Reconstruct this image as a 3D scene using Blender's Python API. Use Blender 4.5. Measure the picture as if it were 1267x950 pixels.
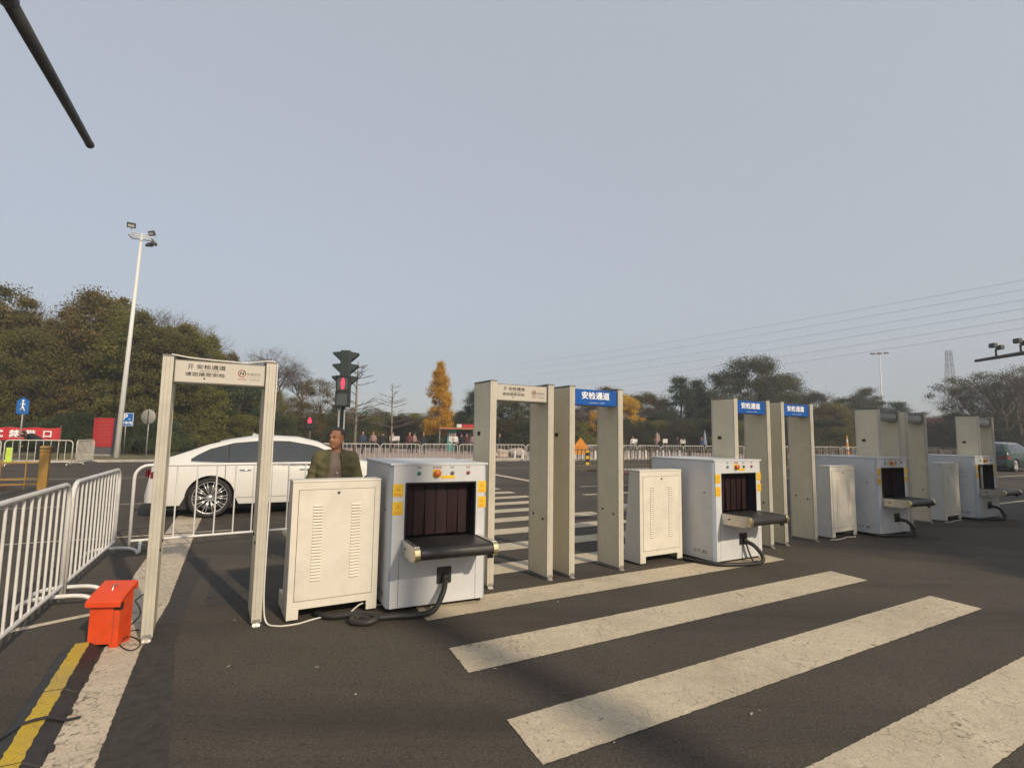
import bpy, bmesh, math, random
import numpy as np
from mathutils import Vector, Matrix
R = math.radians
for o in list(bpy.data.objects): bpy.data.objects.remove(o)
S = bpy.context.scene
C = S.collection
# ------------------------------------------------------------------ camera
F_PX, PITCH, ROLL, CAMH = 659.638, 0.0984732, 0.0150133, 1.59184
CXP, CYP, WPX = 633.5, 475.0, 1267.0
fw = Vector((0, math.cos(PITCH), math.sin(PITCH)))
up0 = Vector((0, -math.sin(PITCH), math.cos(PITCH)))
rt0 = Vector((1, 0, 0))
RT = rt0*math.cos(ROLL) + up0*math.sin(ROLL)
UP = up0*math.cos(ROLL) - rt0*math.sin(ROLL)
cd = bpy.data.cameras.new('camera'); cam = bpy.data.objects.new('camera', cd); C.objects.link(cam)
cd.sensor_width = 36; cd.lens = 36*F_PX/WPX; cd.clip_end = 5000; cd.clip_start = 0.05
cam.matrix_world = Matrix(((RT.x, UP.x, -fw.x, 0), (RT.y, UP.y, -fw.y, 0), (RT.z, UP.z, -fw.z, CAMH), (0, 0, 0, 1)))
S.camera = cam
# ------------------------------------------------------------------ sky, sun, exposure
SUN_AZ, SUN_EL = R(140.0), R(30.0)
w = bpy.data.worlds.new('World'); S.world = w; w.use_nodes = True
nt = w.node_tree; nt.nodes.clear()
sky = nt.nodes.new('ShaderNodeTexSky'); sky.sky_type = 'NISHITA'; sky.sun_disc = False
sky.sun_elevation = SUN_EL; sky.sun_rotation = SUN_AZ
sky.air_density = 1.0; sky.dust_density = 1.5; sky.ozone_density = 1.0
hsv = nt.nodes.new('ShaderNodeMix'); hsv.data_type = 'RGBA'; hsv.inputs[0].default_value = 0.54   # even veil of hazy air over the clear sky
hsv.inputs[7].default_value = (6.15, 6.25, 6.45, 1)
bg = nt.nodes.new('ShaderNodeBackground'); bg.inputs['Strength'].default_value = 0.10
wo = nt.nodes.new('ShaderNodeOutputWorld')
nt.links.new(sky.outputs[0], hsv.inputs[6]); nt.links.new(hsv.outputs[2], bg.inputs['Color']); nt.links.new(bg.outputs[0], wo.inputs[0])
sl = bpy.data.lights.new('sun', 'SUN'); sun = bpy.data.objects.new('sun', sl); C.objects.link(sun)
sl.energy = 3.3; sl.angle = R(1.2); sl.color = (1.0, 0.85, 0.64)
sd = Vector((math.sin(SUN_AZ)*math.cos(SUN_EL), math.cos(SUN_AZ)*math.cos(SUN_EL), math.sin(SUN_EL)))
sun.rotation_euler = sd.to_track_quat('Z', 'Y').to_euler(); sun.location = (20, -20, 30)
S.view_settings.view_transform = 'Standard'; S.view_settings.look = 'None'
S.view_settings.exposure = 0.28; S.view_settings.gamma = 1.0
S.render.engine = 'CYCLES'

# ------------------------------------------------------------------ helpers
rnd = random.Random(7)
def ray(px, py):
    d = RT*((px-CXP)/F_PX) + UP*(-(py-CYP)/F_PX) + fw
    return d
def ground(px, py, z=0.0):
    d = ray(px, py); t = (z-CAMH)/d.z
    return Vector((d.x*t, d.y*t, z))
def at(px, Y):                       # ground position that lies under column px at distance Y
    py = CYP + F_PX*math.tan(PITCH) + (px-CXP)*math.tan(ROLL)
    d = ray(px, py); return Vector((d.x/d.y*Y, Y, 0))
def zat(px, py, Y):                  # height of the point seen at px, py at distance Y
    d = ray(px, py); return CAMH + d.z/d.y*Y
TH = R(29.5)
E1 = Vector((math.cos(TH), math.sin(TH), 0)); E2 = Vector((-math.sin(TH), math.cos(TH), 0))

class MB:
    def __init__(s): s.v = []; s.f = []; s.sm = []; s.mi = []; s.cur = 0
    def _add(s, vs, fs, smooth=False):
        b = len(s.v); s.v += [tuple(v) for v in vs]
        for f in fs: s.f.append(tuple(b+i for i in f)); s.sm.append(smooth); s.mi.append(s.cur)
        return s
    def box(s, x0, y0, z0, x1, y1, z1):
        vs = [(x, y, z) for z in (z0, z1) for y in (y0, y1) for x in (x0, x1)]
        return s._add(vs, [(0,2,3,1),(4,5,7,6),(0,1,5,4),(2,6,7,3),(0,4,6,2),(1,3,7,5)])
    def prism(s, poly, axis, a, b):   # poly: 2D points, extruded along axis from a to b
        def mk(p, t):
            return {'x': (t, p[0], p[1]), 'y': (p[0], t, p[1]), 'z': (p[0], p[1], t)}[axis]
        n = len(poly); vs = [mk(p, a) for p in poly]+[mk(p, b) for p in poly]
        fs = [tuple(range(n))[::-1], tuple(range(n, 2*n))]+[(i, (i+1) % n, n+(i+1) % n, n+i) for i in range(n)]
        return s._add(vs, fs)
    def quad(s, a, b, c, d): return s._add([a, b, c, d], [(0, 1, 2, 3)])
    def tube(s, pts, r, n=8, caps=True, r1=None, closed=False):
        pts = [Vector(p) for p in pts]; m = len(pts)
        rs = r if isinstance(r, (list, tuple)) else [r + ((r1 if r1 is not None else r)-r)*i/max(1, m-1) for i in range(m)]
        vs = []; prev = None
        for i, p in enumerate(pts):
            if closed: t = (pts[(i+1) % m]-pts[i-1])
            elif i == 0: t = pts[1]-p
            elif i == m-1: t = p-pts[i-1]
            else: t = (pts[i+1]-p).normalized()+(p-pts[i-1]).normalized()
            if t.length < 1e-9: t = Vector((0, 0, 1))
            t.normalize()
            if prev is None:
                ref = Vector((0, 0, 1)) if abs(t.z) < 0.9 else Vector((1, 0, 0))
                nrm = t.cross(ref).normalized()
            else:
                nrm = prev - t*prev.dot(t)
                nrm = nrm.normalized() if nrm.length > 1e-6 else t.orthogonal().normalized()
            prev = nrm; bn = t.cross(nrm)
            for k in range(n):
                a = 2*math.pi*k/n; vs.append(p+(nrm*math.cos(a)+bn*math.sin(a))*rs[i])
        fs = []
        for i in range(m if closed else m-1):
            j = (i+1) % m
            for k in range(n): fs.append((i*n+k, i*n+(k+1) % n, j*n+(k+1) % n, j*n+k))
        s._add(vs, fs, True)
        if caps and not closed:
            b = len(s.v)-len(vs)
            s.f.append(tuple(b+k for k in range(n))[::-1]); s.sm.append(False); s.mi.append(s.cur)
            s.f.append(tuple(b+(m-1)*n+k for k in range(n))); s.sm.append(False); s.mi.append(s.cur)
        return s
    def cyl(s, p0, p1, r0, r1=None, n=16): return s.tube([p0, p1], r0, n, True, r1)
    def lathe(s, prof, n=24, c=(0, 0, 0), axis='z'):   # prof (r, h)
        vs = []
        for r, h in prof:
            for k in range(n):
                a = 2*math.pi*k/n; x, y = r*math.cos(a), r*math.sin(a)
                vs.append({'z': (c[0]+x, c[1]+y, c[2]+h), 'y': (c[0]+x, c[1]+h, c[2]+y), 'x': (c[0]+h, c[1]+x, c[2]+y)}[axis])
        fs = [(i*n+k, i*n+(k+1) % n, (i+1)*n+(k+1) % n, (i+1)*n+k) for i in range(len(prof)-1) for k in range(n)]
        return s._add(vs, fs, True)
    def ball(s, c, rx, ry=None, rz=None, n=12, m=8):
        ry = ry or rx; rz = rz or rx; vs = [(c[0], c[1], c[2]-rz)]
        for i in range(1, m):
            t = -math.pi/2+math.pi*i/m
            for k in range(n):
                a = 2*math.pi*k/n; vs.append((c[0]+rx*math.cos(t)*math.cos(a), c[1]+ry*math.cos(t)*math.sin(a), c[2]+rz*math.sin(t)))
        vs.append((c[0], c[1], c[2]+rz)); fs = []
        for k in range(n): fs.append((0, 1+(k+1) % n, 1+k))
        for i in range(m-2):
            for k in range(n): fs.append((1+i*n+k, 1+i*n+(k+1) % n, 1+(i+1)*n+(k+1) % n, 1+(i+1)*n+k))
        for k in range(n): fs.append((len(vs)-1, 1+(m-2)*n+k, 1+(m-2)*n+(k+1) % n))
        return s._add(vs, fs, True)
    def mesh(s, name, bev=0.0, seg=2):
        me = bpy.data.meshes.new(name); me.from_pydata(s.v, [], s.f)
        me.polygons.foreach_set('use_smooth', s.sm); me.polygons.foreach_set('material_index', s.mi)
        bm = bmesh.new(); bm.from_mesh(me); bmesh.ops.recalc_face_normals(bm, faces=bm.faces)
        if bev:
            es = [e for e in bm.edges if len(e.link_faces) == 2 and e.calc_face_angle(0) > 0.6]
            bmesh.ops.bevel(bm, geom=es, offset=bev, segments=seg, affect='EDGES', profile=0.5)
        bm.to_mesh(me); bm.free(); me.update(); return me
    def build(s, name, mat, parent=None, bev=0.0, seg=2): return obj(name, s.mesh(name, bev, seg), mat, parent)

def obj(name, me, mat, parent=None, loc=None, rot=None):
    o = bpy.data.objects.new(name, me); C.objects.link(o)
    mats = mat if isinstance(mat, (list, tuple)) else [mat]
    if me is not None and len(me.materials) == 0:
        for m in mats: me.materials.append(m)
    if parent is not None: o.parent = parent
    if loc is not None: o.location = loc
    if rot is not None: o.rotation_euler = rot
    return o
def tag(o, label=None, cat=None, group=None, kind=None):
    if label: o['label'] = label
    if cat: o['category'] = cat
    if group: o['group'] = group
    if kind: o['kind'] = kind
    return o
def thing(name, label, cat, loc=(0, 0, 0), rz=0, group=None):
    o = bpy.data.objects.new(name, None); C.objects.link(o); o.location = loc; o.rotation_euler = (0, 0, rz)
    o.empty_display_size = 0.1
    return tag(o, label, cat, group)
def copy_tree(o, parent=None):
    c = o.copy(); C.objects.link(c); c.parent = parent
    for ch in [x for x in KIDS.get(o.name, [])]:
        copy_tree_child(ch, c)
    return c
KIDS = {}
def copy_tree_child(o, parent):
    c = o.copy(); C.objects.link(c); c.parent = parent
    for ch in KIDS.get(o.name, []): copy_tree_child(ch, c)
def index_kids(root):
    for o in bpy.data.objects:
        if o.parent is not None:
            p = o
            while p.parent is not None: p = p.parent
            if p == root: KIDS.setdefault(o.parent.name, []).append(o)

# ------------------------------------------------------------------ materials
def srgb(r, g, b):
    f = lambda c: (c/255/12.92 if c/255 <= 0.04045 else ((c/255+0.055)/1.055)**2.4)
    return (f(r), f(g), f(b), 1)
class NT:
    def __init__(s, name):
        s.m = bpy.data.materials.new(name); s.m.use_nodes = True; s.t = s.m.node_tree
        s.b = s.t.nodes['Principled BSDF']; s.out = s.t.nodes['Material Output']
    def n(s, typ, **kw):
        x = s.t.nodes.new(typ)
        for k, v in kw.items():
            if k in x.inputs: x.inputs[k].default_value = v
            else: setattr(x, k, v)
        return x
    def l(s, a, b): s.t.links.new(a, b)
    def coord(s, which='Object'): return s.n('ShaderNodeTexCoord').outputs[which]
    def noise(s, co, scale, detail=4, rough=0.6, dist=0.0):
        x = s.n('ShaderNodeTexNoise'); x.inputs['Scale'].default_value = scale; x.inputs['Detail'].default_value = detail
        x.inputs['Roughness'].default_value = rough; x.inputs['Distortion'].default_value = dist; s.l(co, x.inputs['Vector']); return x.outputs['Fac']
    def ramp(s, fac, stops):
        x = s.n('ShaderNodeValToRGB'); e = x.color_ramp.elements
        while len(e) > 1: e.remove(e[-1])
        for i, (p, c) in enumerate(stops):
            q = e[0] if i == 0 else e.new(p)
            q.position = p; q.color = c if len(c) == 4 else (*c, 1)
        s.l(fac, x.inputs['Fac']); return x.outputs['Color']
    def mix(s, fac, a, b, typ='MIX'):
        x = s.n('ShaderNodeMix', data_type='RGBA', blend_type=typ)
        for inp, v in ((x.inputs[0], fac), (x.inputs[6], a), (x.inputs[7], b)):
            if hasattr(v, 'is_linked'): s.l(v, inp)
            else: inp.default_value = v
        return x.outputs[2]
    def math(s, op, a, b=0.0):
        x = s.n('ShaderNodeMath', operation=op)
        for inp, v in zip(x.inputs, (a, b)):
            if hasattr(v, 'is_linked'): s.l(v, inp)
            else: inp.default_value = v
        return x.outputs[0]
    def bump(s, h, strength=0.3, dist=0.01):
        x = s.n('ShaderNodeBump'); x.inputs['Strength'].default_value = strength; x.inputs['Distance'].default_value = dist
        s.l(h, x.inputs['Height']); s.l(x.outputs[0], s.b.inputs['Normal'])
def g(v): return (v, v, v, 1)
def simple(name, col, rough=0.5, metal=0.0, var=0.12, scale=6.0, dirt=0.0, bump=0.0, spec=0.5):
    """plain paint/plastic/metal with slight mottling, optional grime and orange peel"""
    t = NT(name); oi = t.n('ShaderNodeObjectInfo'); va = t.n('ShaderNodeVectorMath', operation='ADD'); vs = t.n('ShaderNodeVectorMath', operation='SCALE'); vs.inputs[0].default_value = (7.3, 5.1, 9.7)
    t.l(oi.outputs['Random'], vs.inputs['Scale']); t.l(t.coord(), va.inputs[0]); t.l(vs.outputs[0], va.inputs[1]); co = va.outputs[0]
    n1 = t.noise(co, scale, 5, 0.65)
    c = t.mix(t.ramp(n1, [(0.3, g(0)), (0.7, g(1))]), tuple(x*(1-var) for x in col[:3])+(1,), tuple(min(1, x*(1+var)) for x in col[:3])+(1,))
    if dirt:
        n2 = t.noise(co, scale*0.7, 8, 0.75, 0.6)
        c = t.mix(t.ramp(n2, [(0.48, g(0)), (0.75, g(dirt))]), c, (0.10, 0.085, 0.065, 1))
    t.l(c, t.b.inputs['Base Color'])
    t.b.inputs['Metallic'].default_value = metal
    t.b.inputs['Specular IOR Level'].default_value = spec
    r = t.ramp(t.noise(co, scale*3, 3), [(0.3, g(max(0.05, rough-0.08))), (0.7, g(min(1, rough+0.08)))])
    t.l(r, t.b.inputs['Roughness'])
    if bump: t.bump(t.noise(co, scale*25, 3), bump, 0.002)
    return t.m
M = {}
TH0 = R(29.5)
def asphalt(name='asphalt'):
    t = NT(name); co = t.coord()
    big = t.noise(co, 0.22, 5, 0.6); mid = t.noise(co, 1.3, 6, 0.65); grain = t.noise(co, 70, 3, 0.75); agg = t.noise(co, 30, 3, 0.6)
    c = t.mix(t.ramp(mid, [(0.3, g(0)), (0.72, g(1))]), (0.054, 0.045, 0.035, 1), (0.084, 0.069, 0.052, 1))
    c = t.mix(t.ramp(big, [(0.42, g(0)), (0.66, g(0.8))]), c, (0.046, 0.040, 0.033, 1))
    c = t.mix(t.ramp(grain, [(0.52, g(0)), (0.72, g(0.8))]), c, (0.17, 0.145, 0.115, 1))
    c = t.mix(t.ramp(agg, [(0.28, g(0.6)), (0.45, g(0))]), c, (0.020, 0.018, 0.017, 1))
    mp2 = t.n('ShaderNodeMapping'); mp2.inputs['Rotation'].default_value = (0, 0, -TH0); mp2.inputs['Scale'].default_value = (0.10, 1.1, 1.0); t.l(co, mp2.inputs['Vector'])
    trk = t.noise(mp2.outputs[0], 1.0, 5, 0.6, 0.3); c = t.mix(t.ramp(trk, [(0.50, g(0)), (0.68, g(0.55))]), c, (0.026, 0.023, 0.021, 1))
    spot = t.noise(co, 3.7, 3, 0.5); c = t.mix(t.ramp(spot, [(0.68, g(0)), (0.76, g(0.5))]), c, (0.018, 0.016, 0.015, 1))
    # sparse cracks
    wv = t.n('ShaderNodeTexVoronoi', feature='DISTANCE_TO_EDGE'); wv.inputs['Scale'].default_value = 0.33
    mp = t.n('ShaderNodeVectorMath', operation='ADD'); nz = t.n('ShaderNodeTexNoise'); nz.inputs['Scale'].default_value = 2.6; nz.inputs['Detail'].default_value = 6
    sc = t.n('ShaderNodeVectorMath', operation='SCALE'); sc.inputs['Scale'].default_value = 0.55
    t.l(co, nz.inputs['Vector']); t.l(nz.outputs['Color'], sc.inputs[0]); t.l(co, mp.inputs[0]); t.l(sc.outputs[0], mp.inputs[1]); t.l(mp.outputs[0], wv.inputs['Vector'])
    ck = t.ramp(wv.outputs['Distance'], [(0.0, g(1)), (0.0035, g(0))])
    ck = t.math('MULTIPLY', ck, t.ramp(t.noise(co, 0.35, 3), [(0.5, g(0)), (0.62, g(0.9))]))
    c = t.mix(ck, c, (0.010, 0.009, 0.009, 1))
    t.l(c, t.b.inputs['Base Color'])
    t.l(t.ramp(mid, [(0.3, g(0.82)), (0.7, g(0.95))]), t.b.inputs['Roughness'])
    t.b.inputs['Specular IOR Level'].default_value = 0.25
    h = t.math('ADD', t.math('MULTIPLY', grain, 0.6), t.math('MULTIPLY', agg, 0.9)); h = t.math('SUBTRACT', h, t.math('MULTIPLY', ck, 2.0))
    t.bump(h, 0.55, 0.006); return t.m
M['asphalt'] = asphalt()
M['asphalt_dark'] = simple('dark_asphalt', (0.043, 0.038, 0.033), 0.85, var=0.3, scale=14, bump=0.6, spec=0.3)
def paint(name, base, wear=0.5, crack=1.0):
    t = NT(name); co = t.coord()
    n1 = t.noise(co, 2.2, 6, 0.7); n2 = t.noise(co, 22, 5, 0.75); n3 = t.noise(co, 120, 2)
    c = t.mix(t.ramp(n1, [(0.3, g(0)), (0.7, g(1))]), tuple(x*0.72 for x in base)+(1,), (*base, 1))
    c = t.mix(t.ramp(n3, [(0.42, g(0.35)), (0.56, g(0))]), c, (0.16, 0.135, 0.11, 1))
    w = t.math('ADD', t.math('MULTIPLY', n2, 0.7), t.math('MULTIPLY', n1, 0.5))
    c = t.mix(t.ramp(w, [(0.69-0.06*wear, g(0)), (0.80-0.06*wear, g(0.9))]), c, (0.055, 0.048, 0.042, 1))
    st = t.noise(co, 0.9, 7, 0.7, 0.4); c = t.mix(t.ramp(st, [(0.46, g(0)), (0.70, g(0.45))]), c, (0.24, 0.20, 0.155, 1))
    add = t.n('ShaderNodeVectorMath', operation='ADD'); nz = t.n('ShaderNodeTexNoise'); nz.inputs['Scale'].default_value = 9; nz.inputs['Detail'].default_value = 5
    sc = t.n('ShaderNodeVectorMath', operation='SCALE'); sc.inputs['Scale'].default_value = 0.12
    t.l(co, nz.inputs['Vector']); t.l(nz.outputs['Color'], sc.inputs[0]); t.l(co, add.inputs[0]); t.l(sc.outputs[0], add.inputs[1])
    v = t.n('ShaderNodeTexVoronoi', feature='DISTANCE_TO_EDGE'); v.inputs['Scale'].default_value = 7.5; t.l(add.outputs[0], v.inputs['Vector'])
    ck = t.math('MULTIPLY', t.ramp(v.outputs['Distance'], [(0.0, g(1)), (0.035, g(0))]), t.ramp(t.noise(co, 3.1, 4), [(0.44, g(0)), (0.66, g(0.6*crack))]))
    c = t.mix(ck, c, (0.035, 0.03, 0.026, 1))
    t.l(c, t.b.inputs['Base Color']); t.b.inputs['Roughness'].default_value = 0.8; t.b.inputs['Specular IOR Level'].default_value = 0.3
    t.bump(t.math('SUBTRACT', n2, t.math('MULTIPLY', ck, 1.2)), 0.4, 0.004); return t.m
M['paint'] = paint('road_paint', (0.66, 0.56, 0.40))
M['paint_old'] = paint('worn_road_paint', (0.66, 0.55, 0.41), 1.0, 1.6)
M['paint_yellow'] = paint('yellow_paint', (0.62, 0.42, 0.02), 0.5, 0.7)
def pavers(name, a, b, scale):
    t = NT(name); co = t.coord()
    br = t.n('ShaderNodeTexBrick'); br.inputs['Scale'].default_value = scale; br.inputs['Color1'].default_value = a; br.inputs['Color2'].default_value = b
    br.inputs['Mortar'].default_value = tuple(x*0.5 for x in a[:3])+(1,); br.inputs['Mortar Size'].default_value = 0.012
    t.l(co, br.inputs['Vector'])
    c = t.mix(t.ramp(t.noise(co, 0.7, 5), [(0.35, g(0)), (0.7, g(0.5))]), br.outputs['Color'], tuple(x*0.65 for x in a[:3])+(1,))
    t.l(c, t.b.inputs['Base Color']); t.b.inputs['Roughness'].default_value = 0.9; return t.m
M['plaza'] = pavers('pink_pavers', (0.36, 0.26, 0.22, 1), (0.42, 0.33, 0.28, 1), 1.2)
M['earth'] = simple('earth', (0.10, 0.085, 0.055), 0.95, var=0.4, scale=0.4, dirt=0.4)
M['verge'] = simple('dry_grass_verge', (0.13, 0.115, 0.05), 0.95, var=0.45, scale=1.5, dirt=0.4, bump=0.5)
M['kerb'] = simple('kerb_stone', (0.38, 0.34, 0.29), 0.85, var=0.2, scale=2, dirt=0.5)
M['redkerb'] = simple('reddish_kerb', (0.20, 0.115, 0.09), 0.85, var=0.25, scale=2, dirt=0.5)
M['gate'] = simple('gate_laminate', (0.63, 0.56, 0.40), 0.45, var=0.06, scale=3, dirt=0.15, bump=0.05)
M['gate_edge'] = simple('gate_aluminium_edge', (0.48, 0.445, 0.37), 0.38, metal=0.1, var=0.08, scale=5, dirt=0.15)
M['gate_cap'] = simple('gate_grey_cap', (0.16, 0.155, 0.14), 0.5, var=0.1)
M['header_cream'] = simple('header_cream', (0.47, 0.43, 0.37), 0.4, var=0.05, scale=3, dirt=0.1)
M['header_blue'] = simple('header_blue', (0.012, 0.085, 0.33), 0.35, var=0.08, scale=3)
M['header_dark'] = simple('unlit_dark_header', (0.075, 0.075, 0.068), 0.3, var=0.15, scale=4)
M['steel'] = simple('brushed_steel', (0.55, 0.53, 0.49), 0.32, metal=0.85, var=0.08, scale=12, dirt=0.12)
M['gold'] = simple('brassy_roller_cap', (0.62, 0.55, 0.33), 0.25, metal=0.9, var=0.08, scale=12)
M['scanner'] = simple('scanner_grey_paint', (0.52, 0.525, 0.53), 0.42, var=0.05, scale=2.5, dirt=0.25, bump=0.08)
M['scanner_edge'] = simple('scanner_edge_strip', (0.33, 0.37, 0.43), 0.42, var=0.05, scale=3, dirt=0.12)
M['cabinet'] = simple('cabinet_ivory_paint', (0.62, 0.575, 0.49), 0.45, var=0.05, scale=2.5, dirt=0.25, bump=0.08)
M['cabinet_shade'] = simple('cabinet_shaded_side', (0.58, 0.57, 0.54), 0.5, var=0.05, scale=3, dirt=0.15)  # greyer copy of the ivory with the shade painted in
M['seam'] = simple('dark_seam', (0.05, 0.047, 0.042), 0.8)
M['black'] = simple('black_plastic', (0.014, 0.013, 0.013), 0.45, var=0.2)
M['rubber'] = simple('black_rubber', (0.018, 0.017, 0.016), 0.6, var=0.25, dirt=0.12)
M['belt'] = simple('conveyor_belt_rubber', (0.020, 0.018, 0.017), 0.48, var=0.3, scale=9, dirt=0.2, bump=0.25)
M['curtain'] = simple('lead_curtain', (0.017, 0.006, 0.007), 0.6, var=0.4, scale=5, spec=0.25)
M['tunnel'] = simple('tunnel_lining', (0.03, 0.028, 0.035), 0.5)
M['yellow_label'] = simple('yellow_label', (0.66, 0.42, 0.02), 0.4, var=0.05)
M['orange_ink'] = simple('orange_ink', (0.62, 0.20, 0.03), 0.5)
M['green_btn'] = simple('green_button', (0.01, 0.17, 0.11), 0.3)
M['red_btn'] = simple('red_button', (0.28, 0.015, 0.04), 0.3)
M['orange_btn'] = simple('orange_mushroom_button', (0.50, 0.11, 0.015), 0.35)
M['grey_btn'] = simple('grey_key_switch', (0.09, 0.08, 0.085), 0.4)
M['ink'] = simple('black_ink', (0.022, 0.02, 0.02), 0.6)
M['grey_ink'] = simple('grey_ink', (0.16, 0.14, 0.14), 0.6)
M['red_ink'] = simple('red_ink', (0.30, 0.05, 0.03), 0.6)
M['white_ink'] = simple('white_ink', (0.80, 0.80, 0.80), 0.5)
M['barrier'] = simple('white_barrier_paint', (0.62, 0.60, 0.58), 0.45, var=0.07, scale=4, dirt=0.3)
M['barrier_far'] = simple('cream_barrier_paint', (0.60, 0.56, 0.48), 0.5, var=0.07, scale=4, dirt=0.25)
M['orange_box'] = simple('orange_red_paint', (0.62, 0.062, 0.012), 0.45, var=0.14, scale=6, dirt=0.3)
M['white_cable'] = simple('white_cable', (0.60, 0.57, 0.52), 0.5)
M['pole_white'] = simple('white_pole', (0.66, 0.65, 0.62), 0.4, var=0.05, dirt=0.12)
M['pole_grey'] = simple('galvanised_steel', (0.30, 0.30, 0.29), 0.5, metal=0.3, var=0.1, dirt=0.15)
M['pole_dark'] = simple('dark_weathered_steel', (0.055, 0.058, 0.055), 0.55, metal=0.2, var=0.2, dirt=0.2)
M['signal'] = simple('signal_dark_green', (0.016, 0.028, 0.028), 0.5, var=0.2)
M['signal_black'] = simple('signal_black', (0.018, 0.017, 0.016), 0.5, var=0.2)
M['goldpost'] = simple('golden_guard_rail', (0.30, 0.17, 0.035), 0.45, metal=0.3, var=0.12, dirt=0.25)
M['red_board'] = simple('red_board', (0.45, 0.02, 0.025), 0.6, var=0.15, scale=2)
M['board_grey'] = simple('board_grey_base', (0.10, 0.095, 0.095), 0.7)
M['sign_blue'] = simple('sign_blue', (0.01, 0.12, 0.40), 0.45)
M['sign_grey'] = simple('sign_back_grey', (0.28, 0.26, 0.24), 0.55)
M['glass'] = simple('tinted_glass', (0.035, 0.04, 0.04), 0.06, var=0.1, spec=1.0)
M['carwhite'] = simple('pearl_white_car_paint', (0.62, 0.605, 0.57), 0.09, var=0.02, spec=0.6)
M['cargreen'] = simple('dark_green_car_paint', (0.012, 0.035, 0.026), 0.2, var=0.1, spec=0.6)
M['cargrey'] = simple('grey_car_roof', (0.16, 0.15, 0.17), 0.25, var=0.05)
M['tyre'] = simple('tyre', (0.016, 0.015, 0.015), 0.75, var=0.2)
M['rim'] = simple('alloy_rim', (0.55, 0.54, 0.53), 0.28, metal=0.7, var=0.05)
M['chrome'] = simple('chrome', (0.7, 0.7, 0.7), 0.15, metal=1.0)
M['tail'] = simple('tail_lamp', (0.18, 0.006, 0.008), 0.2)
M['bark'] = simple('bark', (0.085, 0.062, 0.045), 0.95, var=0.35, scale=4, bump=0.4)
M['bark_pale'] = simple('pale_bark', (0.20, 0.165, 0.13), 0.95, var=0.3, scale=4, bump=0.4)
M['twig'] = simple('bare_twigs', (0.12, 0.088, 0.078), 0.95, var=0.25, scale=2)
M['skin'] = simple('skin', (0.44, 0.195, 0.10), 0.55, var=0.12, scale=14)
M['hair'] = simple('dark_greying_hair', (0.045, 0.038, 0.033), 0.7, var=0.35, scale=60)
M['jacket'] = simple('olive_jacket', (0.105, 0.092, 0.040), 0.85, var=0.22, scale=8, bump=0.4)
M['tee'] = simple('taupe_shirt', (0.23, 0.175, 0.145), 0.9, var=0.06, scale=8)
M['trousers'] = simple('dark_trousers', (0.03, 0.03, 0.035), 0.9)
M['cloth_black'] = simple('black_clothes', (0.012, 0.012, 0.014), 0.85, var=0.3, scale=6)
M['cloth_pink'] = simple('pink_clothes', (0.30, 0.19, 0.18), 0.9)
M['cloth_white'] = simple('white_clothes', (0.6, 0.58, 0.55), 0.9)
M['cloth_blue'] = simple('navy_clothes', (0.03, 0.045, 0.09), 0.9)
M['cloth_red'] = simple('maroon_clothes', (0.12, 0.035, 0.035), 0.9)
M['eye'] = simple('eye', (0.02, 0.015, 0.012), 0.2)
M['hivis'] = simple('lime_hi_vis', (0.45, 0.60, 0.06), 0.7)
M['work_orange'] = simple('orange_sign', (0.68, 0.25, 0.02), 0.5)
M['teal'] = simple('teal_kiosk', (0.05, 0.22, 0.20), 0.6)
M['kroof'] = simple('kiosk_roof', (0.38, 0.14, 0.07), 0.6)
M['white_panel'] = simple('white_panel', (0.62, 0.60, 0.56), 0.6, dirt=0.15)
M['roof_grey'] = simple('grey_roof', (0.22, 0.22, 0.21), 0.7, dirt=0.2)
M['dkwood'] = simple('dark_interior', (0.03, 0.026, 0.022), 0.8)
M['stone'] = simple('pale_boulder', (0.38, 0.31, 0.25), 0.9, var=0.2, scale=3, bump=0.4)
M['wire'] = simple('power_line', (0.10, 0.10, 0.11), 0.6)
M['lattice'] = simple('lattice_steel', (0.16, 0.16, 0.17), 0.6)
def emis(name, col, st):
    t = NT(name); t.b.inputs['Base Color'].default_value = (*col, 1); t.b.inputs['Emission Color'].default_value = (*col, 1)
    t.b.inputs['Emission Strength'].default_value = st; return t.m
M['red_led'] = emis('lit_red_signal', (1.0, 0.03, 0.07), 1.6)
def leafmat(name, cols, trans=0.25):
    t = NT(name); gm = t.n('ShaderNodeNewGeometry'); oi = t.n('ShaderNodeObjectInfo')
    n = len(cols); c = t.ramp(gm.outputs['Random Per Island'], [(i/(n-1), (*x, 1)) for i, x in enumerate(cols)])
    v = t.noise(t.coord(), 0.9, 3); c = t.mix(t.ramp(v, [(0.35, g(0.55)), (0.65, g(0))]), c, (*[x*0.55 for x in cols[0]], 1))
    h = t.n('ShaderNodeHueSaturation'); t.l(c, h.inputs['Color'])
    t.l(t.math('ADD', t.math('MULTIPLY', oi.outputs['Random'], 0.4), 0.8), h.inputs['Value'])
    t.l(t.math('ADD', t.math('MULTIPLY', oi.outputs['Random'], 0.03), 0.485), h.inputs['Hue'])
    t.l(h.outputs[0], t.b.inputs['Base Color']); t.b.inputs['Roughness'].default_value = 0.75; t.b.inputs['Specular IOR Level'].default_value = 0.2
    tr = t.n('ShaderNodeBsdfTranslucent'); t.l(h.outputs[0], tr.inputs['Color'])
    mx = t.n('ShaderNodeMixShader'); mx.inputs[0].default_value = trans
    t.l(t.b.outputs[0], mx.inputs[1]); t.l(tr.outputs[0], mx.inputs[2]); t.l(mx.outputs[0], t.out.inputs['Surface']); return t.m
M['leaf_olive'] = leafmat('olive_leaves', [(0.10, 0.115, 0.030), (0.18, 0.175, 0.042), (0.24, 0.19, 0.048), (0.14, 0.155, 0.038)])
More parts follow.
